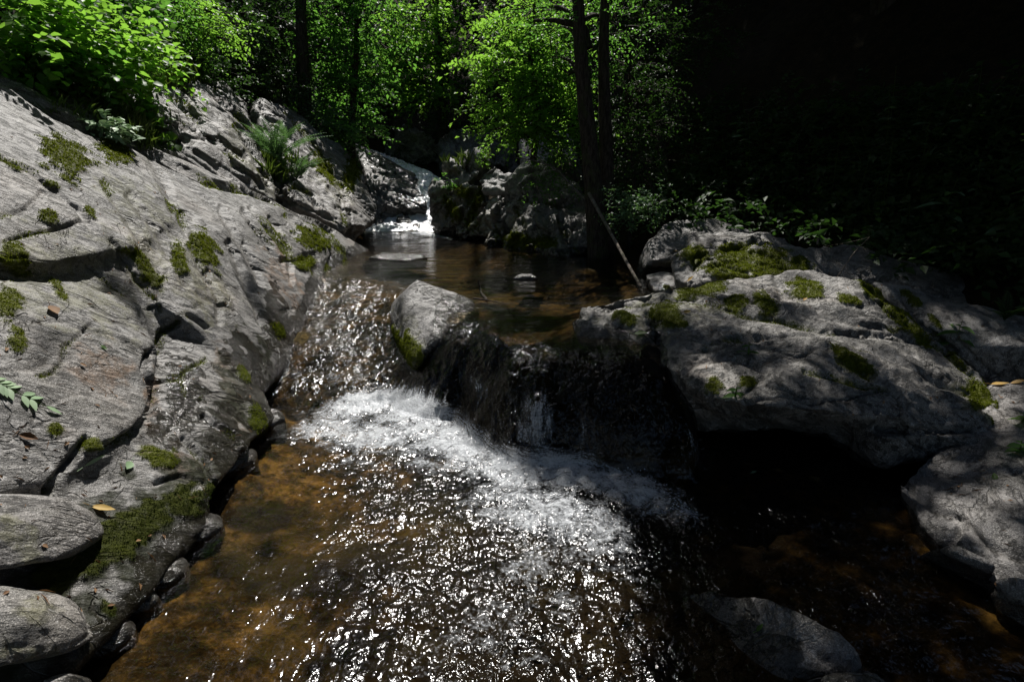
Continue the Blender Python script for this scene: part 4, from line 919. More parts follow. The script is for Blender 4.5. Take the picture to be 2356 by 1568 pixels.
def tree(name, label, base, top, rad, blobs, cat='tree', mat='leaf', bark='bark', Ln=.06, ratio=.55, per=11, length=.38, group=None, droop=.25, bend=.15, twig=True, crown='crown', trunk='trunk', stems=None, clear=False):
    """blobs: (centre, radius, number of leafy twigs)."""
    base = np.asarray(base, float); top = np.asarray(top, float)
    root = empty(name, base); tag(root, label, cat, group)
    tr, cr = Acc(), Acc()
    for k, (b0, t0, r0) in enumerate(stems or [(base, top, rad)]):
        b0 = np.asarray(b0, float); t0 = np.asarray(t0, float)
        m1 = b0 * .66 + t0 * .34 + RNG.normal(size=3) * bend * np.array([1, 1, .2]); m2 = b0 * .33 + t0 * .67 + RNG.normal(size=3) * bend * np.array([1, 1, .2])
        p = smooth_path([b0 - np.array([0, 0, .25]), b0 + (m1 - b0) * .12, m1, m2, t0], 18)
        rr = np.interp(np.linspace(0, 1, 18), [0, .06, .2, 1], [r0 * 1.7, r0 * 1.25, r0, r0 * .35])
        v, f = tube(p, rr, 10)
        v = v + .10 * r0 * fbm(v * np.array([9, 9, 2.0]), 2)[:, None] * unit(RNG.normal(size=v.shape))
        tr.add(v, f)
        if k == 0: stem = p
    for c, r, n in blobs:
        c = np.asarray(c, float)
        dd = np.linalg.norm(stem[:, :2] - c[:2], axis=1) * .3 + np.abs(stem[:, 2] - (c[2] - .3))
        s0 = stem[int(np.clip(dd.argmin(), 2, len(stem) - 1))]
        q = smooth_path([s0, s0 * .6 + c * .4 + np.array([0, 0, .12]), c], 9)
        tr.add(*tube(q, np.linspace(max(rad * .32, .012), .006, 9), 5))
        sprays(cr, c, r, n, per, Ln, ratio, length, droop, twigs=tr if twig else None, clear=clear)
    tr.make(trunk, M[bark], root, base=None).location = -0 * base
    cr.make(crown, M[mat], root, smooth=False)
    for o in root.children: o.matrix_parent_inverse.identity(); o.location = -base
    return root

# ---- trees seen in the photograph
def Bl(items, Y, n, r): return [(W(u, v, y if y else Y), np.array((1.3, 1.3, .42)) * (rr if rr else r), nn if nn else n) for (u, v, y, rr, nn) in [(tuple(i) + (None,) * (5 - len(i))) for i in items]]

base = ground_at(1.22, 7.0)
tb = W(1385, 560, 7.0)
g1 = np.array((tb[0], 7.0, ground_at(tb[0], 7.0)[2]))
g2 = g1 + np.array((.16, .35, 0))
tree('tree', 'dark twin-trunked tree standing at the pool edge right of the waterfall', g1, W(1325, -120, 7.3), .135,
     Bl([(1290, 60, 7.6), (1230, 20, 7.8), (1340, -60, 7.4), (1420, -40, 7.6), (1270, 130, 7.7), (1350, 90, 8.1), (1300, 180, 8.3), (1420, 60, 8.2)], 7.6, 34, .42), Ln=.055, bend=.05,
     stems=[(g1, W(1322, -160, 7.2), .155), (g2, W(1398, -160, 7.6), .13), (W(1352, 60, 7.2), W(1230, 48, 7.4), .05)])
hb = ground_at(.35, 9.2)
tree('tree', 'bright green hazel hanging over the rocks just left of the twin trunk', hb, W(1230, 10, 8.4), .06,
     Bl([(1175, 130, 8.3), (1210, 90, 8.5), (1255, 110, 8.6), (1190, 190, 8.2), (1235, 180, 8.4), (1170, 235, 8.1), (1215, 255, 8.2), (1270, 240, 8.3), (1150, 160, 8.1), (1180, 290, 8.0), (1240, 310, 8.2), (1200, 40, 8.7), (1260, 40, 8.8), (1290, 290, 8.2), (1165, 60, 8.6), (1285, 180, 8.5), (1230, 240, 8.4)], 8.4, 44, .36),
     mat='leaf_yellow', Ln=.078, bend=.2)
def T(label, u, Yb, top, rad, items, Y, n, r, **k):
    x = W(u, 300, Yb)[0]; g = ground_at(x, Yb)
    return tree(k.pop('name', 'tree'), label, g, top, rad, Bl(items, Y, n, r), **k)
T('sunlit leafy tree left of the thick dark trunk with hanging bright sprays', 800, 12.6, W(810, -150, 13.0), .10,
  [(760, 30), (800, 70), (840, 40), (790, 130), (830, 140), (770, 190), (810, 210), (840, 190, 12.5), (760, 250), (800, 270), (860, 90), (740, 90), (850, -20), (790, -20), (820, 300, 12.2), (770, 310, 12.2)], 12.8, 30, .5, mat='leaf', Ln=.12, length=.55)
T('slender tree with bright arching leaves in the centre above the waterfall', 1010, 16.6, W(1000, -160, 17), .09,
  [(900, 160), (935, 190), (970, 170), (1000, 200), (930, 120), (980, 110), (960, 50), (1010, 30), (920, 60), (1030, 120), (985, 230), (1000, -30), (890, 110)], 16.4, 32, .62, mat='leaf_yellow', Ln=.15, length=.6)
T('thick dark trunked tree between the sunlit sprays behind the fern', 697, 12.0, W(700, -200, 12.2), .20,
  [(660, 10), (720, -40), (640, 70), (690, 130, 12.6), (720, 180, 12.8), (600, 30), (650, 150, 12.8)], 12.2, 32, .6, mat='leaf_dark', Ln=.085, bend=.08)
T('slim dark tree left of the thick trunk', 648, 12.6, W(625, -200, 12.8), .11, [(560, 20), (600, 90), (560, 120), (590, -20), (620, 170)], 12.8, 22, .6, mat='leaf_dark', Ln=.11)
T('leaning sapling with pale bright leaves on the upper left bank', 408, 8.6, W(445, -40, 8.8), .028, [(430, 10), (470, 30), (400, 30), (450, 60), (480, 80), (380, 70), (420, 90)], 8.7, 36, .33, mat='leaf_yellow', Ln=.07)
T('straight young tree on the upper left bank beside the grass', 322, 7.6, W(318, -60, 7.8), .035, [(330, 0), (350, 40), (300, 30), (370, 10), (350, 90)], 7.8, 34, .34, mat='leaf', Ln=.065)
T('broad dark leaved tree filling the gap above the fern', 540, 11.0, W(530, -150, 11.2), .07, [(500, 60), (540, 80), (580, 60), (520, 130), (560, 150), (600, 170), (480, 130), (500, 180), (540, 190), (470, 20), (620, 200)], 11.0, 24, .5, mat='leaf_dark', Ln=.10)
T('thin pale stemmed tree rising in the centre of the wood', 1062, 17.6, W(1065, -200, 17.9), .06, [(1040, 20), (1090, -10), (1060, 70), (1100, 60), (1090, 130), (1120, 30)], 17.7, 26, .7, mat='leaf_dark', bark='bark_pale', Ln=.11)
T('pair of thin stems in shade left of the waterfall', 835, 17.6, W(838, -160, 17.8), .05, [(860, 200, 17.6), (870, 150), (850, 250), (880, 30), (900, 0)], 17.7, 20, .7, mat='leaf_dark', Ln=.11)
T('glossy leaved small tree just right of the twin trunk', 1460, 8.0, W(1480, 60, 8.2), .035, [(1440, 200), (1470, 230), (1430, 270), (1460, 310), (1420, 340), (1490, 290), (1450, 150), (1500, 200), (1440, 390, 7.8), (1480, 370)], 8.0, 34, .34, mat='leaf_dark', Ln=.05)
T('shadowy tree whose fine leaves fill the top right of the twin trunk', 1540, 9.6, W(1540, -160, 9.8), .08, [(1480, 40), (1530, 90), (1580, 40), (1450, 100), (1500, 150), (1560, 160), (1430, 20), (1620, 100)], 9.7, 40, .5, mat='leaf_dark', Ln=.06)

# ---- the wood behind, in shade, closing off the sky
k = 0
WOOD = ['dim tree far back in the wood', ]
for (u, Yb, hgt) in [(60, 11, 7), (170, 14, 8), (270, 12, 7), (360, 15, 8), (450, 13, 8), (560, 17, 9), (640, 20, 10), (740, 18, 9), (830, 21, 11), (900, 18, 9), (960, 22, 11), (1030, 19, 9), (1100, 23, 11), (1150, 17, 8.5), (1220, 20, 10), (1290, 15, 8), (1370, 18, 10), (1450, 14, 9), (1530, 18, 10),
                     (1640, 13, 8), (1740, 16, 9), (1860, 12, 9), (1990, 15, 9), (2120, 11, 8), (2260, 13, 9), (2400, 10, 8), (-60, 8, 7), (-700, -5, 9), (-100, -7, 9), (600, -8, 10), (1200, -9, 10), (1700, -8, 9), (2400, -7, 9), (3000, -5, 9), (3200, -2.5, 8), (1100, 28, 13), (900, 28, 13), (700, 28, 13), (1300, 27, 13), (500, 26, 12)]:  # negative distances: unseen trees added behind the camera to block sky light
    x = W(u, 300, Yb)[0] if Yb > 0 else (u - 1178) / 1178 * 7.0
    g = ground_at(x, Yb)
    bl = []
    for j in range(13):
        bl.append((g + np.array((RNG.normal() * 1.2, RNG.normal() * .9, hgt * (.10 + .80 * j / 13))), .75 + .35 * RNG.random(), 34))
    tree('tree', 'shaded tree of the dense wood on the slopes, or unseen one added behind the camera to block sky', g, g + np.array((RNG.normal() * .4, 0, hgt)), .07 + .05 * RNG.random(), bl, mat='leaf' if u < 200 and k % 3 else 'leaf_dark', Ln=.12, length=.6, per=9, twig=False, group='trees of the dense wood', clear=True)
    k += 1
# ------------------------------------------------------------------ canopy overhead: unseen tall crowns, leaves placed to cast shade and block sky
TALL = [(5.6, 8.8), (6.0, 5.2), (6.8, 10.0), (3.6, 13.0), (9.5, 8.0), (9.0, 15.0), (4.5, 18.5), (-6.2, 2.0), (-6.6, 7.5), (-6.0, 12.5), (-9.5, 10.0), (-2.5, 19.5), (-9.0, -2.0), (-3.5, -5.0), (3.0, -5.5), (6.5, -1.0), (11.0, 2.0), (-8, 18), (10, 21), (1, 24)]
TALL = np.array(TALL)
def shade_canopy():
    rng = np.random.default_rng(23)
    S = SUN
    fine_, coarse = [], []
    N = 72000
    x = rng.uniform(-12, 13, N); y = rng.uniform(-8, 36, N)
    NN = 21000                      # closer sampling where the shade falls on the near rocks and water
    gx, gy = rng.uniform(-4.2, 5.6, NN), rng.uniform(-.4, 6.6, NN)
    th = rng.uniform(6.3, 8.8, NN) / SUN[2]
    x = np.concatenate([x, gx + SUN[0] * th]); y = np.concatenate([y, gy + SUN[1] * th])
    N += NN
    hz = hill_z(x, y)
    zc = np.maximum(np.maximum(6.2, hz + 5.5 + 6.0 * sstep(12, 15, y)), 1.5 + .36 * np.maximum(y, 0) + .9) + rng.random(N) * 2.6
    zc[-NN:] = np.maximum(.4 + SUN[2] * th, 1.5 + .36 * np.maximum(y[-NN:], 0) + .4)
    P = np.stack([x, y, zc], 1)
    keepf = np.zeros(N, bool); keepc = np.zeros(N, bool)
    rnd = rng.random(N)
    D = Vector(-S)
    H = np.full((N, 3), 1e5)
    for i in range(N):
        r = BVH_ALL.ray_cast(Vector(P[i]), D)
        if r[0] is not None: H[i] = r[0]
    u, v, f = proj(H)
    vis = (f > .05) & (u > -1500) & (u < 2600) & (v > -300) & (v < 6000) & (H[:, 0] < 1e4)
    far = H[:, 1] > 14
    keep = np.where(vis & ~far, np.clip(-np.log(np.clip(lit(u, v), .004, 1)) / 5.8, 0, 1), np.where(far & vis, .85, .85))
    keep = np.where((np.abs(H[:, 0] + 1.6) < 2.2) & (H[:, 1] > -1.2) & (H[:, 1] < 1.2), 0, keep)
    keep = np.where(keep < .006, 0, keep)
    # leave the sun to the foliage that stands in it
    for c, r in BRIGHT:
        w = c - P; t = w @ (-S)
        dist = np.linalg.norm(w + np.outer(t, S), axis=1)
        keep = np.where((t > 0) & (dist < r + .5), 0, keep)
    # the gap of sky over the stream
    ok = rnd < keep
    near = (H[:, 0] > -4.2) & (H[:, 0] < 5.6) & (H[:, 1] > -.4) & (H[:, 1] < 6.6)
    dense = np.zeros(N, bool); dense[-NN:] = True
    inner = ok & near & dense
    infine = ok & vis & ~far & ~near & ~dense
    return P, infine, (ok & ~vis & ~dense & ~near) | (ok & far & ~dense), inner
CP_, cf, cc, cn = shade_canopy()
own = np.argmin(((CP_[:, None, :2] - TALL[None]) ** 2).sum(-1), 1)
for k in range(len(TALL)):
    g = ground_at(*TALL[k])
    mine_f = CP_[cf & (own == k)]; mine_c = CP_[cc & (own == k)]; mine_n = CP_[cn & (own == k)]
    if len(mine_f) + len(mine_c) + len(mine_n) < 10: continue
    root = empty('tree', g); tag(root, 'tall tree of the wood, its unseen crown shaped to shade the gorge', 'tree', 'tall trees with crowns shaped to shade the gorge')
    tr, cr = Acc(), Acc()
    allp = np.concatenate([mine_f, mine_c, mine_n])
    top = np.array((g[0] * .7 + allp[:, 0].mean() * .3, g[1] * .7 + allp[:, 1].mean() * .3, allp[:, 2].max() * .9 + g[2] * .1))
    stem = smooth_path([g - np.array((0, 0, .3)), g * .66 + top * .34 + RNG.normal(size=3) * .15, g * .33 + top * .67 + RNG.normal(size=3) * .2, top], 14)
    tr.add(*tube(stem, np.linspace(.2, .05, 14), 9))
    for q in allp[RNG.permutation(len(allp))[:14]]:
        s0 = stem[RNG.integers(7, 13)]
        tr.add(*tube(smooth_path([s0, s0 * .5 + q * .5 + np.array((0, 0, .3)), q], 8), np.linspace(.05, .01, 8), 5))
    for pts, Ln, per, rr in ((mine_n, .085, 9, .055), (mine_f, .13, 14, .16), (mine_c, .28, 8, .26)):
        n = len(pts)
        if not n: continue
        Pq = (pts[:, None] + RNG.normal(size=(n, per, 3)) * rr * np.array([1, 1, .6])).reshape(-1, 3)
        Dq = RNG.normal(size=(n * per, 3)) * np.array([1, 1, .4]); Nq = np.array([0, .25, 1.0]) + RNG.normal(size=(n * per, 3)) * .45
        s = Ln * (.7 + .6 * RNG.random(n * per))
        v, f, a = leaf_faces(Pq, Dq, Nq, s, s * .6)
        cr.add(v, f, a)
    tr.make('trunk', M['bark'], root); cr.make('crown', M['leaf_dark'], root, smooth=False)
    for o in root.children: o.location = -g

# ------------------------------------------------------------------ plants near the water
def at_surface(u, v, bvh=None):
    p, n = hit(u, v, bvh); return p, unit(n)

def rooted(root):
    g = np.array(root.location)
    for o in root.children: o.location = -g
    return root

def shrub(label, u, v, blobs, mat, Ln, ratio=.7, per=7, length=.3, droop=.3, broad=True, name='shrub', cat='shrub', group=None, stemr=.008, base=None):
    g = base if base is not None else hit(u, v)[0]
    root = empty(name, g); tag(root, label, cat, group)
    st, fo = Acc(), Acc()
    for c, r, n in blobs:
        c = np.asarray(c); rr = np.broadcast_to(np.asarray(r, float), 3)
        for k in range(max(2, n // 6)):
            e = c + unit(RNG.normal(size=3)) * rr * .7
            st.add(*tube(smooth_path([g + RNG.normal(size=3) * .05 * np.array([1, 1, 0]) - np.array((0, 0, .05)), g * .5 + e * .5 + np.array((0, 0, .08)), e], 8), np.linspace(stemr, stemr * .35, 8), 4))
        d = unit(RNG.normal(size=(n, 3))); s = c + d * rr * RNG.random((n, 1)) ** .4
        dr = unit(d * np.array([1, 1, .3]) + RNG.normal(size=(n, 3)) * .4 + np.array([0, 0, .2 - droop]))
        t = (np.arange(per) + .5) / per
        P = s[:, None] + dr[:, None] * (t * length)[None, :, None]
        sd = unit(np.cross(dr, np.array([0, 0, 1.0]) + RNG.normal(size=(n, 3)) * .2))
        sg = np.where(np.arange(per) % 2, 1., -1.)[None, :, None]
        D = dr[:, None] * .5 + sd[:, None] * sg + RNG.normal(size=(n, per, 3)) * .3
        Nn = np.array([0, -.15, 1.0]) + RNG.normal(size=(n, per, 3)) * .38
        L_ = (Ln * (.6 + .7 * RNG.random(n * per)))
        fn = leaf_broad if broad else leaf_faces
        fo.add(*fn(P.reshape(-1, 3), D.reshape(-1, 3), Nn.reshape(-1, 3), L_, L_ * ratio))
    st.make('stem', M['bark'], root); fo.make('foliage', M[mat], root, smooth=False)
    return rooted(root)

def bb(items, r, n): return [(W(u, v, y), r, n) for u, v, y in items]
shrub('big bright maple-leaved bush at the top left corner', 40, 120, bb([(20, 40, 4.4), (80, 60, 4.6), (130, 30, 4.9), (60, 0, 4.7), (120, 80, 4.7), (30, 90, 4.3)], .30, 34), 'leaf_yellow', .075, .9, 5, .16)
shrub('leafy yellow-green bush in full sun above the upper slab', 220, 130, bb([(190, 60, 5.2), (240, 90, 5.3), (290, 110, 5.5), (210, 110, 5.0), (260, 60, 5.6), (310, 140, 5.6)], .28, 36), 'leaf_yellow', .065, .8, 6, .2)
shrub('darker green bush hanging over the mossy rock at upper left', 110, 150, bb([(100, 130, 4.6), (160, 150, 4.7), (220, 160, 4.9), (150, 110, 4.9), (60, 120, 4.4)], .22, 30), 'leaf', .065, .85, 5, .18)
shrub('bush with drooping bright leaves between the sapling and the grass', 330, 160, bb([(330, 120, 6.0), (300, 80, 6.2), (360, 150, 6.2), (270, 150, 5.3), (280, 180, 5.2)], .24, 30), 'leaf_yellow', .075, .8, 5, .2)
shrub('tall bush filling the top left behind the yellow-green bush', 160, 20, bb([(120, -20, 6.0), (200, 10, 6.2), (260, -10, 6.4), (180, -40, 6.4), (40, -30, 5.6), (300, 20, 6.6), (230, 30, 6.0)], .38, 44), 'leaf', .085, .75, 6, .28)
shrub('dense dark bush with small bluish leaves below the thick trunk', 740, 280, bb([(720, 240, 12.2), (750, 270, 12.1), (770, 300, 12.0), (790, 290, 12.3), (740, 300, 11.9), (700, 260, 12.2)], .42, 60), 'leaf_blue', .07, .6, 6, .3, broad=False)
shrub('low bush in half shade behind the crest of the far left slab', 600, 215, bb([(560, 185, 11.4), (600, 175, 11.6), (640, 180, 11.8), (670, 200, 12), (620, 160, 12.0)], .40, 50), 'leaf_dark', .075, .6, 6, .3, broad=False)
shrub('dark bush on the crest of the left bank below the broad tree', 470, 165, bb([(430, 150, 8.6), (480, 160, 8.8), (530, 190, 9.4), (450, 120, 8.9)], .36, 46), 'leaf_dark', .07, .6, 6, .28, broad=False)
shrub('ferny bush in shade on the rock shelf behind the crag', 1090, 300, bb([(1000, 290, 16.2), (1060, 280, 16.2), (1120, 280, 15.6), (1150, 310, 15.0)], .42, 40), 'leaf_dark', .09, .4, 7, .35, broad=False)
shrub('small shrub growing on the rocks left of the twin trunk', 1290, 350, bb([(1270, 350, 8.0), (1310, 370, 7.8), (1290, 320, 8.2), (1240, 430, 8.0), (1300, 420, 7.6)], .22, 34), 'leaf', .05, .6, 6, .2, broad=False)
shrub('glossy low bush at the right foot of the twin trunk', 1450, 480, bb([(1440, 460, 6.4), (1480, 480, 6.3), (1420, 490, 6.4), (1510, 470, 6.6)], .20, 40), 'leaf_blue', .05, .6, 6, .18, broad=False)
shrub('pale leaved low plant nestled on the slab in full sun', 255, 300, bb([(235, 290, 4.45), (262, 296, 4.5), (285, 305, 4.55), (245, 305, 4.4)], .085, 16), 'leaf_pale', .055, .6, 5, .07, name='plant', cat='plant', stemr=.004)
shrub('green seedling growing upright on the mossed crag', 1114, 375, bb([(1113, 360, 9.9), (1115, 340, 9.9), (1112, 375, 9.8)], (.06, .06, .14), 12), 'leaf_yellow', .06, .5, 5, .1, name='plant', cat='plant', broad=False)
shrub('little green fern tuft on the crag beside the waterfall', 1030, 425, bb([(1028, 420, 10.0)], .12, 14), 'leaf', .07, .4, 5, .12, name='plant', cat='plant', broad=False)

# trailing vine with bright leaves
def vine(label, pts, n, Ln, mat='leaf_yellow'):
    path = []
    for u, v in pts:
        p, nn = at_surface(u, v); path.append(p + nn * .06)
    path = smooth_path(path, 30); g = path[0]
    root = empty('vine', g); tag(root, label, 'vine')
    st, fo = Acc(), Acc()
    st.add(*tube(path, np.full(30, .006), 4))
    t = np.sort(RNG.random(n)) * 28.9; i = t.astype(int); fr = (t - i)[:, None]
    P = path[i] * (1 - fr) + path[i + 1] * fr + RNG.normal(size=(n, 3)) * np.array((.05, .04, .05)) + np.array((.02, -.03, .03))
    D = RNG.normal(size=(n, 3)) + np.array((.3, -.4, -.5)); Nn = np.array((.3, -.5, .8)) + RNG.normal(size=(n, 3)) * .4
    L_ = Ln * (.6 + .7 * RNG.random(n))
    fo.add(*leaf_broad(P, D, Nn, L_, L_ * .9))
    st.make('stem', M['bark'], root); fo.make('foliage', M[mat], root, smooth=False)
    return rooted(root)
vine('long bright green vine trailing down the slab from the bushes', [(300, 165), (318, 205), (330, 240), (335, 270), (350, 300), (378, 325), (392, 345)], 110, .085)
vine('short vine creeping in the groove between two upper slabs', [(420, 190), (440, 215), (455, 240), (470, 258)], 40, .06)
vine('leafy runner hanging over the dark edge at the far left', [(10, 150), (40, 165), (110, 175), (160, 190)], 40, .085)

# ferns
def fern(label, u, v, n, length, mat='leaf_blue', lean=(0, 0, 0), base=None, name='fern', seed=1):
    rng = np.random.default_rng(seed)
    g = base if base is not None else hit(u, v)[0]
    root = empty(name, g); tag(root, label, 'fern')
    for k in range(n):
        fr, rc = Acc(), Acc()
        az = 2 * math.pi * k / n + rng.normal() * .25
        el = rng.uniform(.75, 1.4); Lf = length * rng.uniform(.7, 1.1)
        d = np.array((math.cos(az) * math.cos(el), math.sin(az) * math.cos(el), math.sin(el))) + np.array(lean)
        d = unit(d); t = np.linspace(0, 1, 26)[:, None]
        p = g + d * Lf * t + np.array((math.cos(az), math.sin(az), -.9)) * Lf * .30 * t ** 2.4
        rc.add(*tube(p, np.linspace(.005, .0015, 26), 4))
        T_ = unit(np.gradient(p, axis=0)); S_ = unit(np.cross(T_, np.array((0, 0, 1.0)))); N_ = np.cross(S_, T_)
        w = Lf * .17 * np.sin(np.pi * np.clip(t, .05, 1) ** .75) ** .8
        for sg in (-1, 1):
            P = p[3:]; D = S_[3:] * sg + T_[3:] * .45 - N_[3:] * .12
            L_ = np.maximum(w[3:, 0], .012)
            fr.add(*leaf_faces(P, D, N_[3:] + rng.normal(size=(23, 3)) * .12, L_, np.full(23, Lf * .024), fold=.1, droop=.12, rng=rng))
        for v1, f1, a1 in zip(rc.v, rc.f, rc.a): fr.add(v1, f1 - 0, a1)
        f_ = fr.make('frond', M[mat], root, smooth=False)
        f_.location = -g
    return root
pf_, _ = hit(655, 372)
fern('large green fern arching out of the cleft in the left slabs', 0, 0, 22, .78, base=pf_ + np.array((-.05, -.15, .0)), lean=(.18, -.25, .1), seed=3)
fern('second smaller fern tucked low beside the large one', 0, 0, 12, .6, base=pf_ + np.array((.25, -.25, -.25)), lean=(.35, -.3, .0), seed=5, mat='leaf_blue')
fern('bright yellow-green fern among the bushes at the top of the slab', 270, 160, 12, .55, mat='leaf_yellow', lean=(.2, -.3, 0), seed=7)
fern('dim fern in the shade on the bank right of the flat slab', 2310, 735, 8, .24, mat='leaf_dark', lean=(-.2, -.4, .1), seed=9)

# upright plants of the shaded right bank
def nettle(label, g, h, n, Ln, mat, group=None, name='plant', lean=None, ratio=.34, simple=False):
    root = empty(name, g); tag(root, label, 'plant', group)
    st, fo = Acc(), Acc()
    ln = lean if lean is not None else RNG.normal(size=3) * .18 * np.array((1, 1, 0))
    t = np.linspace(0, 1, 10)[:, None]
    p = g + np.array((0, 0, h)) * t + ln * h * t ** 1.6
    st.add(*tube(p, np.linspace(.006, .002, 10), 4))
    k = np.repeat(np.arange(n), 2); tt = .18 + .8 * k / n
    P = g + np.array((0, 0, h)) * tt[:, None] + ln * h * tt[:, None] ** 1.6
    az = k * 1.57 + np.tile([0, math.pi], n) + RNG.normal(size=2 * n) * .3
    D = np.stack([np.cos(az), np.sin(az), np.full(2 * n, .15)], 1)
    L_ = Ln * (1.15 - .6 * tt) * (.8 + .4 * RNG.random(2 * n))
    fo.add(*(leaf_faces if simple else leaf_broad)(P, D, np.array((0, -.2, 1.0)) + RNG.normal(size=(2 * n, 3)) * .2, L_, L_ * ratio, droop=.35))
    st.make('stem', M['grass'], root); fo.make('foliage', M[mat], root, smooth=False)
    return rooted(root)
cnt = 0
while cnt < 70:
    u, v = RNG.uniform(1480, 2420), RNG.uniform(330, 640)
    if v > 470 + (u - 1480) * .22: continue
    p, n = hit(u, v)
    if p[1] > 11 or p[1] < 3.4: continue
    nettle('tall leafy weed among many on the dark right bank', p, RNG.uniform(.5, 1.0), 7, RNG.uniform(.13, .2), 'leaf_blue' if cnt % 3 == 0 else 'leaf_dark', 'leafy weeds on the shaded right bank')
    cnt += 1
nettle('weed with long pale pointed leaves, biggest on the dark right bank', hit(2130, 600)[0], .75, 6, .30, 'leaf_blue', lean=np.array((-.05, -.25, 0)))
nettle('drooping long leaved weed at the far right edge of the dark bank', hit(2300, 610)[0], .7, 6, .28, 'leaf_blue', lean=np.array((.05, -.25, 0)))
nettle('upright broad bladed plant in the crack of the flat slab', hit(2192, 800)[0], .20, 4, .15, 'leaf', lean=np.array((0, -.1, 0)))
nettle('small seedling in the middle of the huge boulder', hit(1722, 815)[0], .07, 3, .07, 'leaf')
nettle('tiny seedling by the front edge of the huge boulder', hit(1692, 912)[0], .06, 3, .07, 'leaf')
nettle('green weed with lit leaves at the right edge below the boulder end', hit(2345, 1040)[0], .06, 4, .065, 'leaf', ratio=.6)
nettle('second lit weed lower on the slope at the right edge', hit(2352, 970)[0], .06, 4, .06, 'leaf_yellow', ratio=.6)
nettle('low shiny herb on top of the mossy boulder', hit(1790, 545)[0], .16, 5, .08, 'leaf_blue', ratio=.6)
nettle('shiny herb right of the mossy boulder crest', hit(1850, 562)[0], .16, 5, .08, 'leaf_blue', ratio=.6)

# undergrowth nobody could count
ug = Acc()
for k in range(900):
    u, v = RNG.uniform(1420, 2500), RNG.uniform(250, 660)
    if v > 520 + (u - 1480) * .15: continue
    p, n = hit(u, v)
    if p[1] > 14: continue
    sprays(ug, p + np.array((0, 0, .15)), (.3, .3, .22), 5, 7, .085, .6, .25, .2)
for k in range(420):
    u, v = RNG.uniform(-150, 640), RNG.uniform(-60, 240)
    p, n = hit(u, v)
    if p[0] > -3.6 or p[1] > 14 or abs(p[2] - hill_z(p[:1], p[1:2])[0]) > .10: continue
    sprays(ug, p + np.array((0, 0, .12)), (.28, .28, .2), 5, 7, .06, .6, .2, .2)
for k in range(260):
    u, v = RNG.uniform(560, 1480), RNG.uniform(200, 400)
    p, n = hit(u, v)
    if (p[1] < 11.5 and not (u > 1350)) or abs(p[2] - hill_z(p[:1], p[1:2])[0]) > .10: continue
    sprays(ug, p + np.array((0, 0, .15)), (.4, .4, .3), 5, 7, .09, .6, .3, .2)
tag(ug.make('undergrowth', M['leaf_dark'], smooth=False), kind='stuff')

# grass
gr = Acc()
def grass_at(us, vs, n, h, spread=.05):
    for k in range(n):
        u, v = us + RNG.normal() * 1, vs + RNG.normal() * 1
        p, nn = hit(u, v)
        m = 9
        P = p + RNG.normal(size=(m, 3)) * spread * np.array((1, 1, .1))
        D = np.array((0, -.1, 1.0)) + RNG.normal(size=(m, 3)) * np.array((.4, .4, .1))
        L_ = h * (.5 + .8 * RNG.random(m))
        v_, f_, a_ = leaf_faces(P, D, RNG.normal(size=(m, 3)) + np.array((0, -1, .3)), L_, np.full(m, h * .035), fold=.05, droop=.35)
        gr.add(v_, f_, a_)
for u0, v0, su, sv, n, h in [(360, 130, 40, 25, 70, .35), (400, 170, 30, 16, 50, .25), (385, 175, 25, 15, 50, .15), (310, 315, 30, 14, 40, .16), (290, 300, 25, 10, 25, .14), (230, 225, 30, 12, 30, .14), (345, 330, 24, 8, 24, .10), (640, 385, 16, 24, 24, .22), (420, 150, 30, 20, 40, .3), (250, 260, 60, 8, 24, .1), (1080, 375, 30, 8, 14, .2)]:
    for k in range(n): grass_at(u0 + RNG.normal() * su, v0 + RNG.normal() * sv, 1, h)
tag(gr.make('grass', M['grass'], smooth=False), kind='stuff')

# moss tufts
mo = Acc(); md = Acc()
for co_, f_, mm in MOSS_SRC:
    w = mm[f_].mean(1)
    a = co_[f_[:, 0]]; b = co_[f_[:, 1]]; c = co_[f_[:, 2]]; d = co_[f_[:, 3]]
    ar = np.linalg.norm(np.cross(c - a, d - b), axis=1) * .5
    ctr = (a + b + c + d) / 4; dist = np.linalg.norm(ctr - CAM, axis=1)
    dens = np.clip(70000 / np.maximum(dist / 2.0, 1) ** 1.8, 2500, 70000)
    sel = w > .22
    cntf = RNG.poisson(ar * dens * sel * np.clip(w * 1.3, 0, 1))
    idx = np.repeat(np.arange(len(f_)), cntf)
    if not len(idx): continue
    q = RNG.random((len(idx), 2, 1))
    P = (a[idx] * (1 - q[:, 0]) + b[idx] * q[:, 0]) * (1 - q[:, 1]) + (d[idx] * (1 - q[:, 0]) + c[idx] * q[:, 0]) * q[:, 1]
    nr = unit(np.cross(c - a, d - b))[idx]
    sz = .0055 * np.clip(dist[idx] / 2.2, .7, 4.0)
    D = nr + RNG.normal(size=P.shape) * .55 + np.array((0, 0, .3)); D = unit(D)
    S_ = unit(np.cross(D, RNG.normal(size=P.shape)))
    h_ = sz * (.6 + .8 * RNG.random(len(idx)))
    P = P - nr * .002
    v_ = np.stack([P - S_ * (sz * .38)[:, None], P + S_ * (sz * .38)[:, None], P + D * h_[:, None]], 1).reshape(-1, 3)
    u_, vv_, _ = proj(P)
    clump = np.clip(.5 + 1.1 * fbm(P * 7, 3) + .3 * RNG.normal(size=len(P)) * .5 + 0, 0, 1)
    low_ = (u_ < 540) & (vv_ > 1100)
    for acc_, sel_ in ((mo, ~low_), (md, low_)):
        if sel_.any():
            vs_ = v_.reshape(-1, 3, 3)[sel_].reshape(-1, 3)
            acc_.add(vs_, np.arange(len(vs_)).reshape(-1, 3), np.repeat(clump[sel_], 3))
tag(mo.make('moss', M['moss'], smooth=False), kind='stuff')
tag(md.make('moss', M['moss_dark'], smooth=False), kind='stuff')

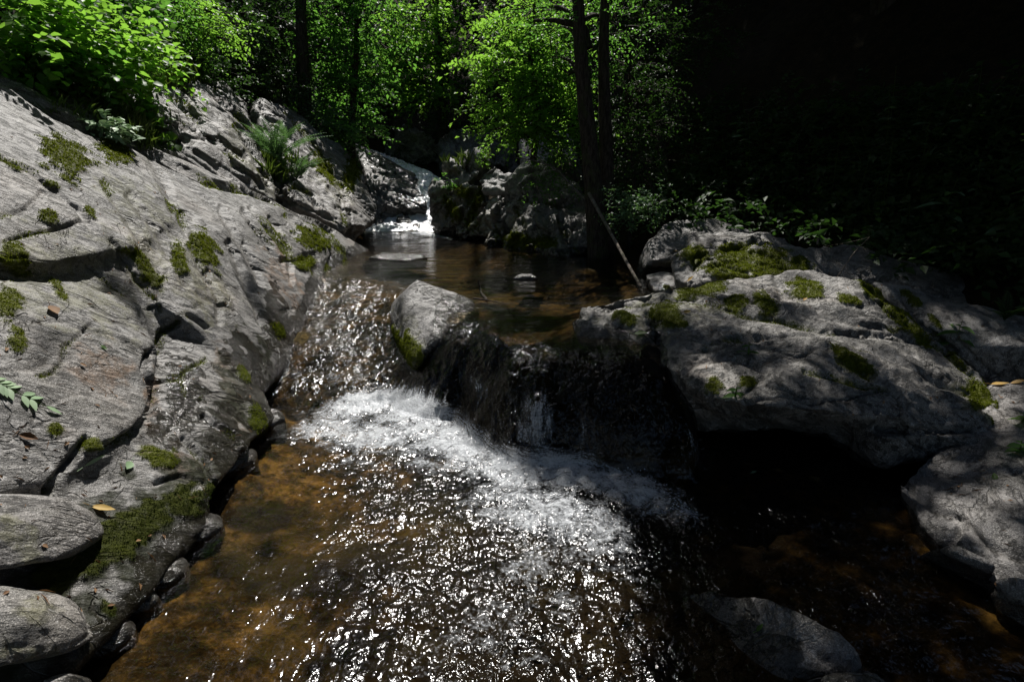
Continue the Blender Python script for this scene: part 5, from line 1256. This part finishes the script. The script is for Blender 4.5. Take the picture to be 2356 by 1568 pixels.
# ------------------------------------------------------------------ fallen leaves, twigs, sticks
def fallen(label, u, v, Ln, mat, ang=0.0, ratio=.55, curl=.3, name='fallen_leaf', bvh=None, lift=.004):
    p, n = at_surface(u, v, bvh)
    ref = np.array((math.cos(ang), math.sin(ang), 0)); D = unit(ref - n * (ref @ n))
    a = Acc(); q = p + n * lift - D * Ln * .5
    v_, f_, r_ = leaf_broad(q[None], D[None], n[None] + RNG.normal(size=(1, 3)) * .15, np.array([Ln]), np.array([Ln * ratio]), fold=curl, droop=-curl * .4)
    a.add(v_, f_, r_)
    s = np.stack([q - D * Ln * .35 + n * .006, q - D * Ln * .12 + n * .004, q + n * .0])
    a.add(*tube(s, np.array([.0012, .0012, .0015]), 4))
    o = a.make(name, M[mat], base=p, smooth=False); return tag(o, label, 'leaf')
fallen('curled yellow leaf beside the rounded tan stone on the left bank', 236, 1172, .085, 'leaf_fallen', .1, .35, .5)
fallen('single pale green leaf lying on the wet dark rock near the left water edge', 295, 1072, .06, 'leaf_pale', -1.2, .6, .3)
fallen('dry brown oak leaf on the mossy part of the near slab', 122, 715, .065, 'leaf_brown', -.3, .75, .4)
fallen('shrivelled dark brown leaf on the near slab below the green sprig', 62, 1006, .06, 'leaf_brown', .2, .5, .6)
fallen('little rust brown leaf on the middle of the near slab', 190, 840, .03, 'leaf_brown', .1, .5, .4)
fallen('pale dead blade of leaf in the crack by the moss, bottom left', 215, 1058, .09, 'leaf_pale', .6, .18, .2)
fallen('beige leaf lying by a moss patch on the huge boulder', 1580, 718, .05, 'leaf_fallen', .1, .5, .5)
fallen('yellow-green leaf on the dark left face of the huge boulder', 1474, 768, .085, 'leaf_yellow', -.2, .5, .3)
fallen('small tan leaf on the sunny right top of the huge boulder', 1852, 690, .04, 'leaf_fallen', .5, .6, .5)
fallen('orange leaf in the gap between the huge boulder and the mossy one', 1590, 642, .07, 'leaf_fallen', .0, .5, .4)
fallen('yellow leaf lit by the sun at the right edge', 2300, 885, .10, 'leaf_fallen', -.1, .4, .3)
fallen('another yellow leaf at the right edge, half out of the frame', 2345, 880, .08, 'leaf_fallen', -.5, .5, .3)
fallen('light green leaf on the sunlit lower right slope', 2290, 1098, .05, 'leaf_yellow', .8, .45, .3)
fallen('pale leaf fleck on the wet rock under the overhang', 1735, 1088, .035, 'leaf_pale', .3, .6, .4, bvh=BVH_ALL)
fallen('green leaf floating by the long low rock at bottom right', 1750, 1445, .035, 'leaf_yellow', .3, .5, .3, bvh=BVH_ALL)
fallen('tiny yellow leaf on the ledge of the mossy boulder', 1555, 578, .05, 'leaf_fallen', .2, .6, .3)
fallen('small green leaf in the middle of the near slab', 238, 800, .035, 'leaf', .1, .5, .2)

# green sprig
p0, n0 = at_surface(2, 893); p1, n1 = at_surface(95, 935)
sp = empty('leafy_sprig', p0); tag(sp, 'freshly fallen green sprig with paired leaves lying at the left edge', 'sprig')
st, fo = Acc(), Acc()
pa = smooth_path([p0 - (p1 - p0) * .4 + n0 * .02, p0 + n0 * .015, p1 + n1 * .02], 12); st.add(*tube(pa, np.linspace(.003, .0012, 12), 5))
for k in range(7):
    t = .25 + .75 * k / 6; q = pa[int(t * 11)]; dm = unit(p1 - p0); sd = unit(np.cross(dm, n0))
    for sg in ((-1, 1) if k < 6 else (0,)):
        D = dm * (.6 if sg else 1) + sd * sg * .8 + n0 * .05
        fo.add(*leaf_broad(q[None], D[None], (n0 + RNG.normal(size=3) * .15)[None], np.array([.062]), np.array([.024]), fold=.15, droop=.1))
st.make('stem', M['grass'], sp); fo.make('foliage', M['leaf_pale'], sp, smooth=False); rooted(sp)

def stick(label, pts, r0, r1, mat='wood', name='stick', twigs=()):
    p = smooth_path(pts, 14); a = Acc(); v, f = tube(p, np.linspace(r0, r1, 14), 7)
    v = v + .3 * min(r0, .012) * fbm(v * 40, 2)[:, None]; a.add(v, f)
    for tw in twigs: a.add(*tube(smooth_path(tw, 9), np.linspace(r1 * 1.2, r1 * .3, 9), 4))
    o = a.make(name, M[mat], base=p[0]); return tag(o, label, 'branch')
stick('long dead stick leaning from the twin trunk down into the pool', [W(1355, 445, 6.6), W(1410, 545, 5.8), W(1474, 660, 4.85)], .022, .014)
stick('forked dark twig standing in the water by the rapids boulder', [Z(1120, 690, .55), W(1106, 672, 4.45), W(1101, 645, 4.5)], .014, .008, 'bark', twigs=[[Z(1090, 686, .57), Z(1120, 690, .57), Z(1170, 700, .56)]])
stick('bare crooked branch reaching left from the twin trunk', [W(1365, 470, 7.0), W(1330, 445, 7.2), W(1290, 395, 7.4), W(1250, 372, 7.5), W(1180, 362, 7.6)], .018, .006, 'bark_pale',
      twigs=[[W(1250, 372, 7.5), W(1215, 350, 7.5), W(1170, 345, 7.6)], [W(1290, 395, 7.4), W(1255, 390, 7.3), W(1225, 395, 7.3)], [W(1330, 445, 7.2), W(1300, 470, 7.1), W(1280, 500, 7.1)]], name='branch')
stick('thin dry twig pointing up over the dim rock ridge', [W(1925, 640, 4.5), W(1965, 580, 4.55), W(2001, 545, 4.6)], .006, .002, twigs=[[W(2001, 546, 4.6), W(1950, 558, 4.6), W(1890, 568, 4.6)]])
stick('short snapped twig standing behind the mossy boulder', [W(1880, 562, 4.95), W(1888, 520, 5.0)], .010, .006)
stick('thin straw lying across the mossy boulder', [hit(1640, 548)[0] + np.array((0, 0, .02)), hit(1740, 552)[0] + np.array((0, 0, .03))], .004, .003)
stick('slender bare stems rising in the shade right of the twin trunk', [W(1530, 520, 7.0), W(1500, 430, 7.4), W(1470, 330, 7.6)], .010, .005, 'bark', twigs=[[W(1525, 510, 7.0), W(1540, 420, 7.2), W(1530, 320, 7.4)], [W(1500, 430, 7.4), W(1450, 380, 7.4), W(1440, 300, 7.5)]], name='branch')

# leaf litter: bits of bark, needles and small leaves caught on the rocks
li = Acc()
for k in range(620):
    u, v = (RNG.uniform(-40, 700), RNG.uniform(200, 1400)) if k < 300 else (RNG.uniform(1330, 2400), RNG.uniform(520, 1350))
    p, n = hit(u, v)
    if n[2] < .35 or p[2] < .1: continue
    D = unit(np.cross(n, RNG.normal(size=3))); d_ = np.linalg.norm(p - CAM)
    if k % 3 == 0: L_, r_ = RNG.uniform(.012, .03), .5
    else: L_, r_ = RNG.uniform(.02, .06), .07
    li.add(*leaf_faces((p + n * .004)[None], D[None], (n + RNG.normal(size=3) * .15)[None], np.array([L_]), np.array([L_ * r_])))
tag(li.make('leaf_litter', M['leaf_brown'], smooth=False), kind='stuff')

# drops thrown up along the foam
dr = Acc()
ico_v = np.array([(1, 0, 0), (-1, 0, 0), (0, 1, 0), (0, -1, 0), (0, 0, 1), (0, 0, -1)], float)
ico_f = np.array([(0, 2, 4), (2, 1, 4), (1, 3, 4), (3, 0, 4), (2, 0, 5), (1, 2, 5), (3, 1, 5), (0, 3, 5)])
wi = np.nonzero(foam > .55)[0]
wi = wi[(wco[wi, 1] < 3.6)]
for i in RNG.choice(wi, 420):
    c = wco[i] + np.array((RNG.normal() * .02, RNG.normal() * .02, abs(RNG.normal()) * .028 + .004)); r = RNG.uniform(.0012, .0038)
    dr.add(c + ico_v * r * np.array((1, 1, 1.3)), ico_f)
tag(dr.make('spray', M['drop']), kind='stuff')
world = bpy.data.worlds.new('World'); scene.world = world; world.use_nodes = True
wt = world.node_tree; wt.nodes.clear()
sky = wt.nodes.new('ShaderNodeTexSky'); sky.sky_type = 'NISHITA'; sky.sun_disc = False
sky.sun_elevation = SUN_EL; sky.sun_rotation = SUN_AZ
bg = wt.nodes.new('ShaderNodeBackground'); bg.inputs['Strength'].default_value = .075
wo = wt.nodes.new('ShaderNodeOutputWorld')
wt.links.new(sky.outputs[0], bg.inputs[0]); wt.links.new(bg.outputs[0], wo.inputs[0])
sd = bpy.data.lights.new('sun', 'SUN'); sd.energy = 5.0; sd.angle = math.radians(.53); sd.color = (1.0, .965, .92)
so = bpy.data.objects.new('sun', sd); so.location = SUN * 30
so.rotation_euler = Vector(SUN).to_track_quat('Z', 'Y').to_euler()
COL.objects.link(so)
scene.view_settings.view_transform = 'Standard'
scene.view_settings.look = 'None'
scene.view_settings.exposure = 0.38
scene.view_settings.gamma = 1.0
scene.render.engine = 'CYCLES'
scene.cycles.use_denoising = True
scene.cycles.max_bounces = 6
scene.cycles.transparent_max_bounces = 12
scene.cycles.caustics_reflective = False
scene.cycles.caustics_refractive = False
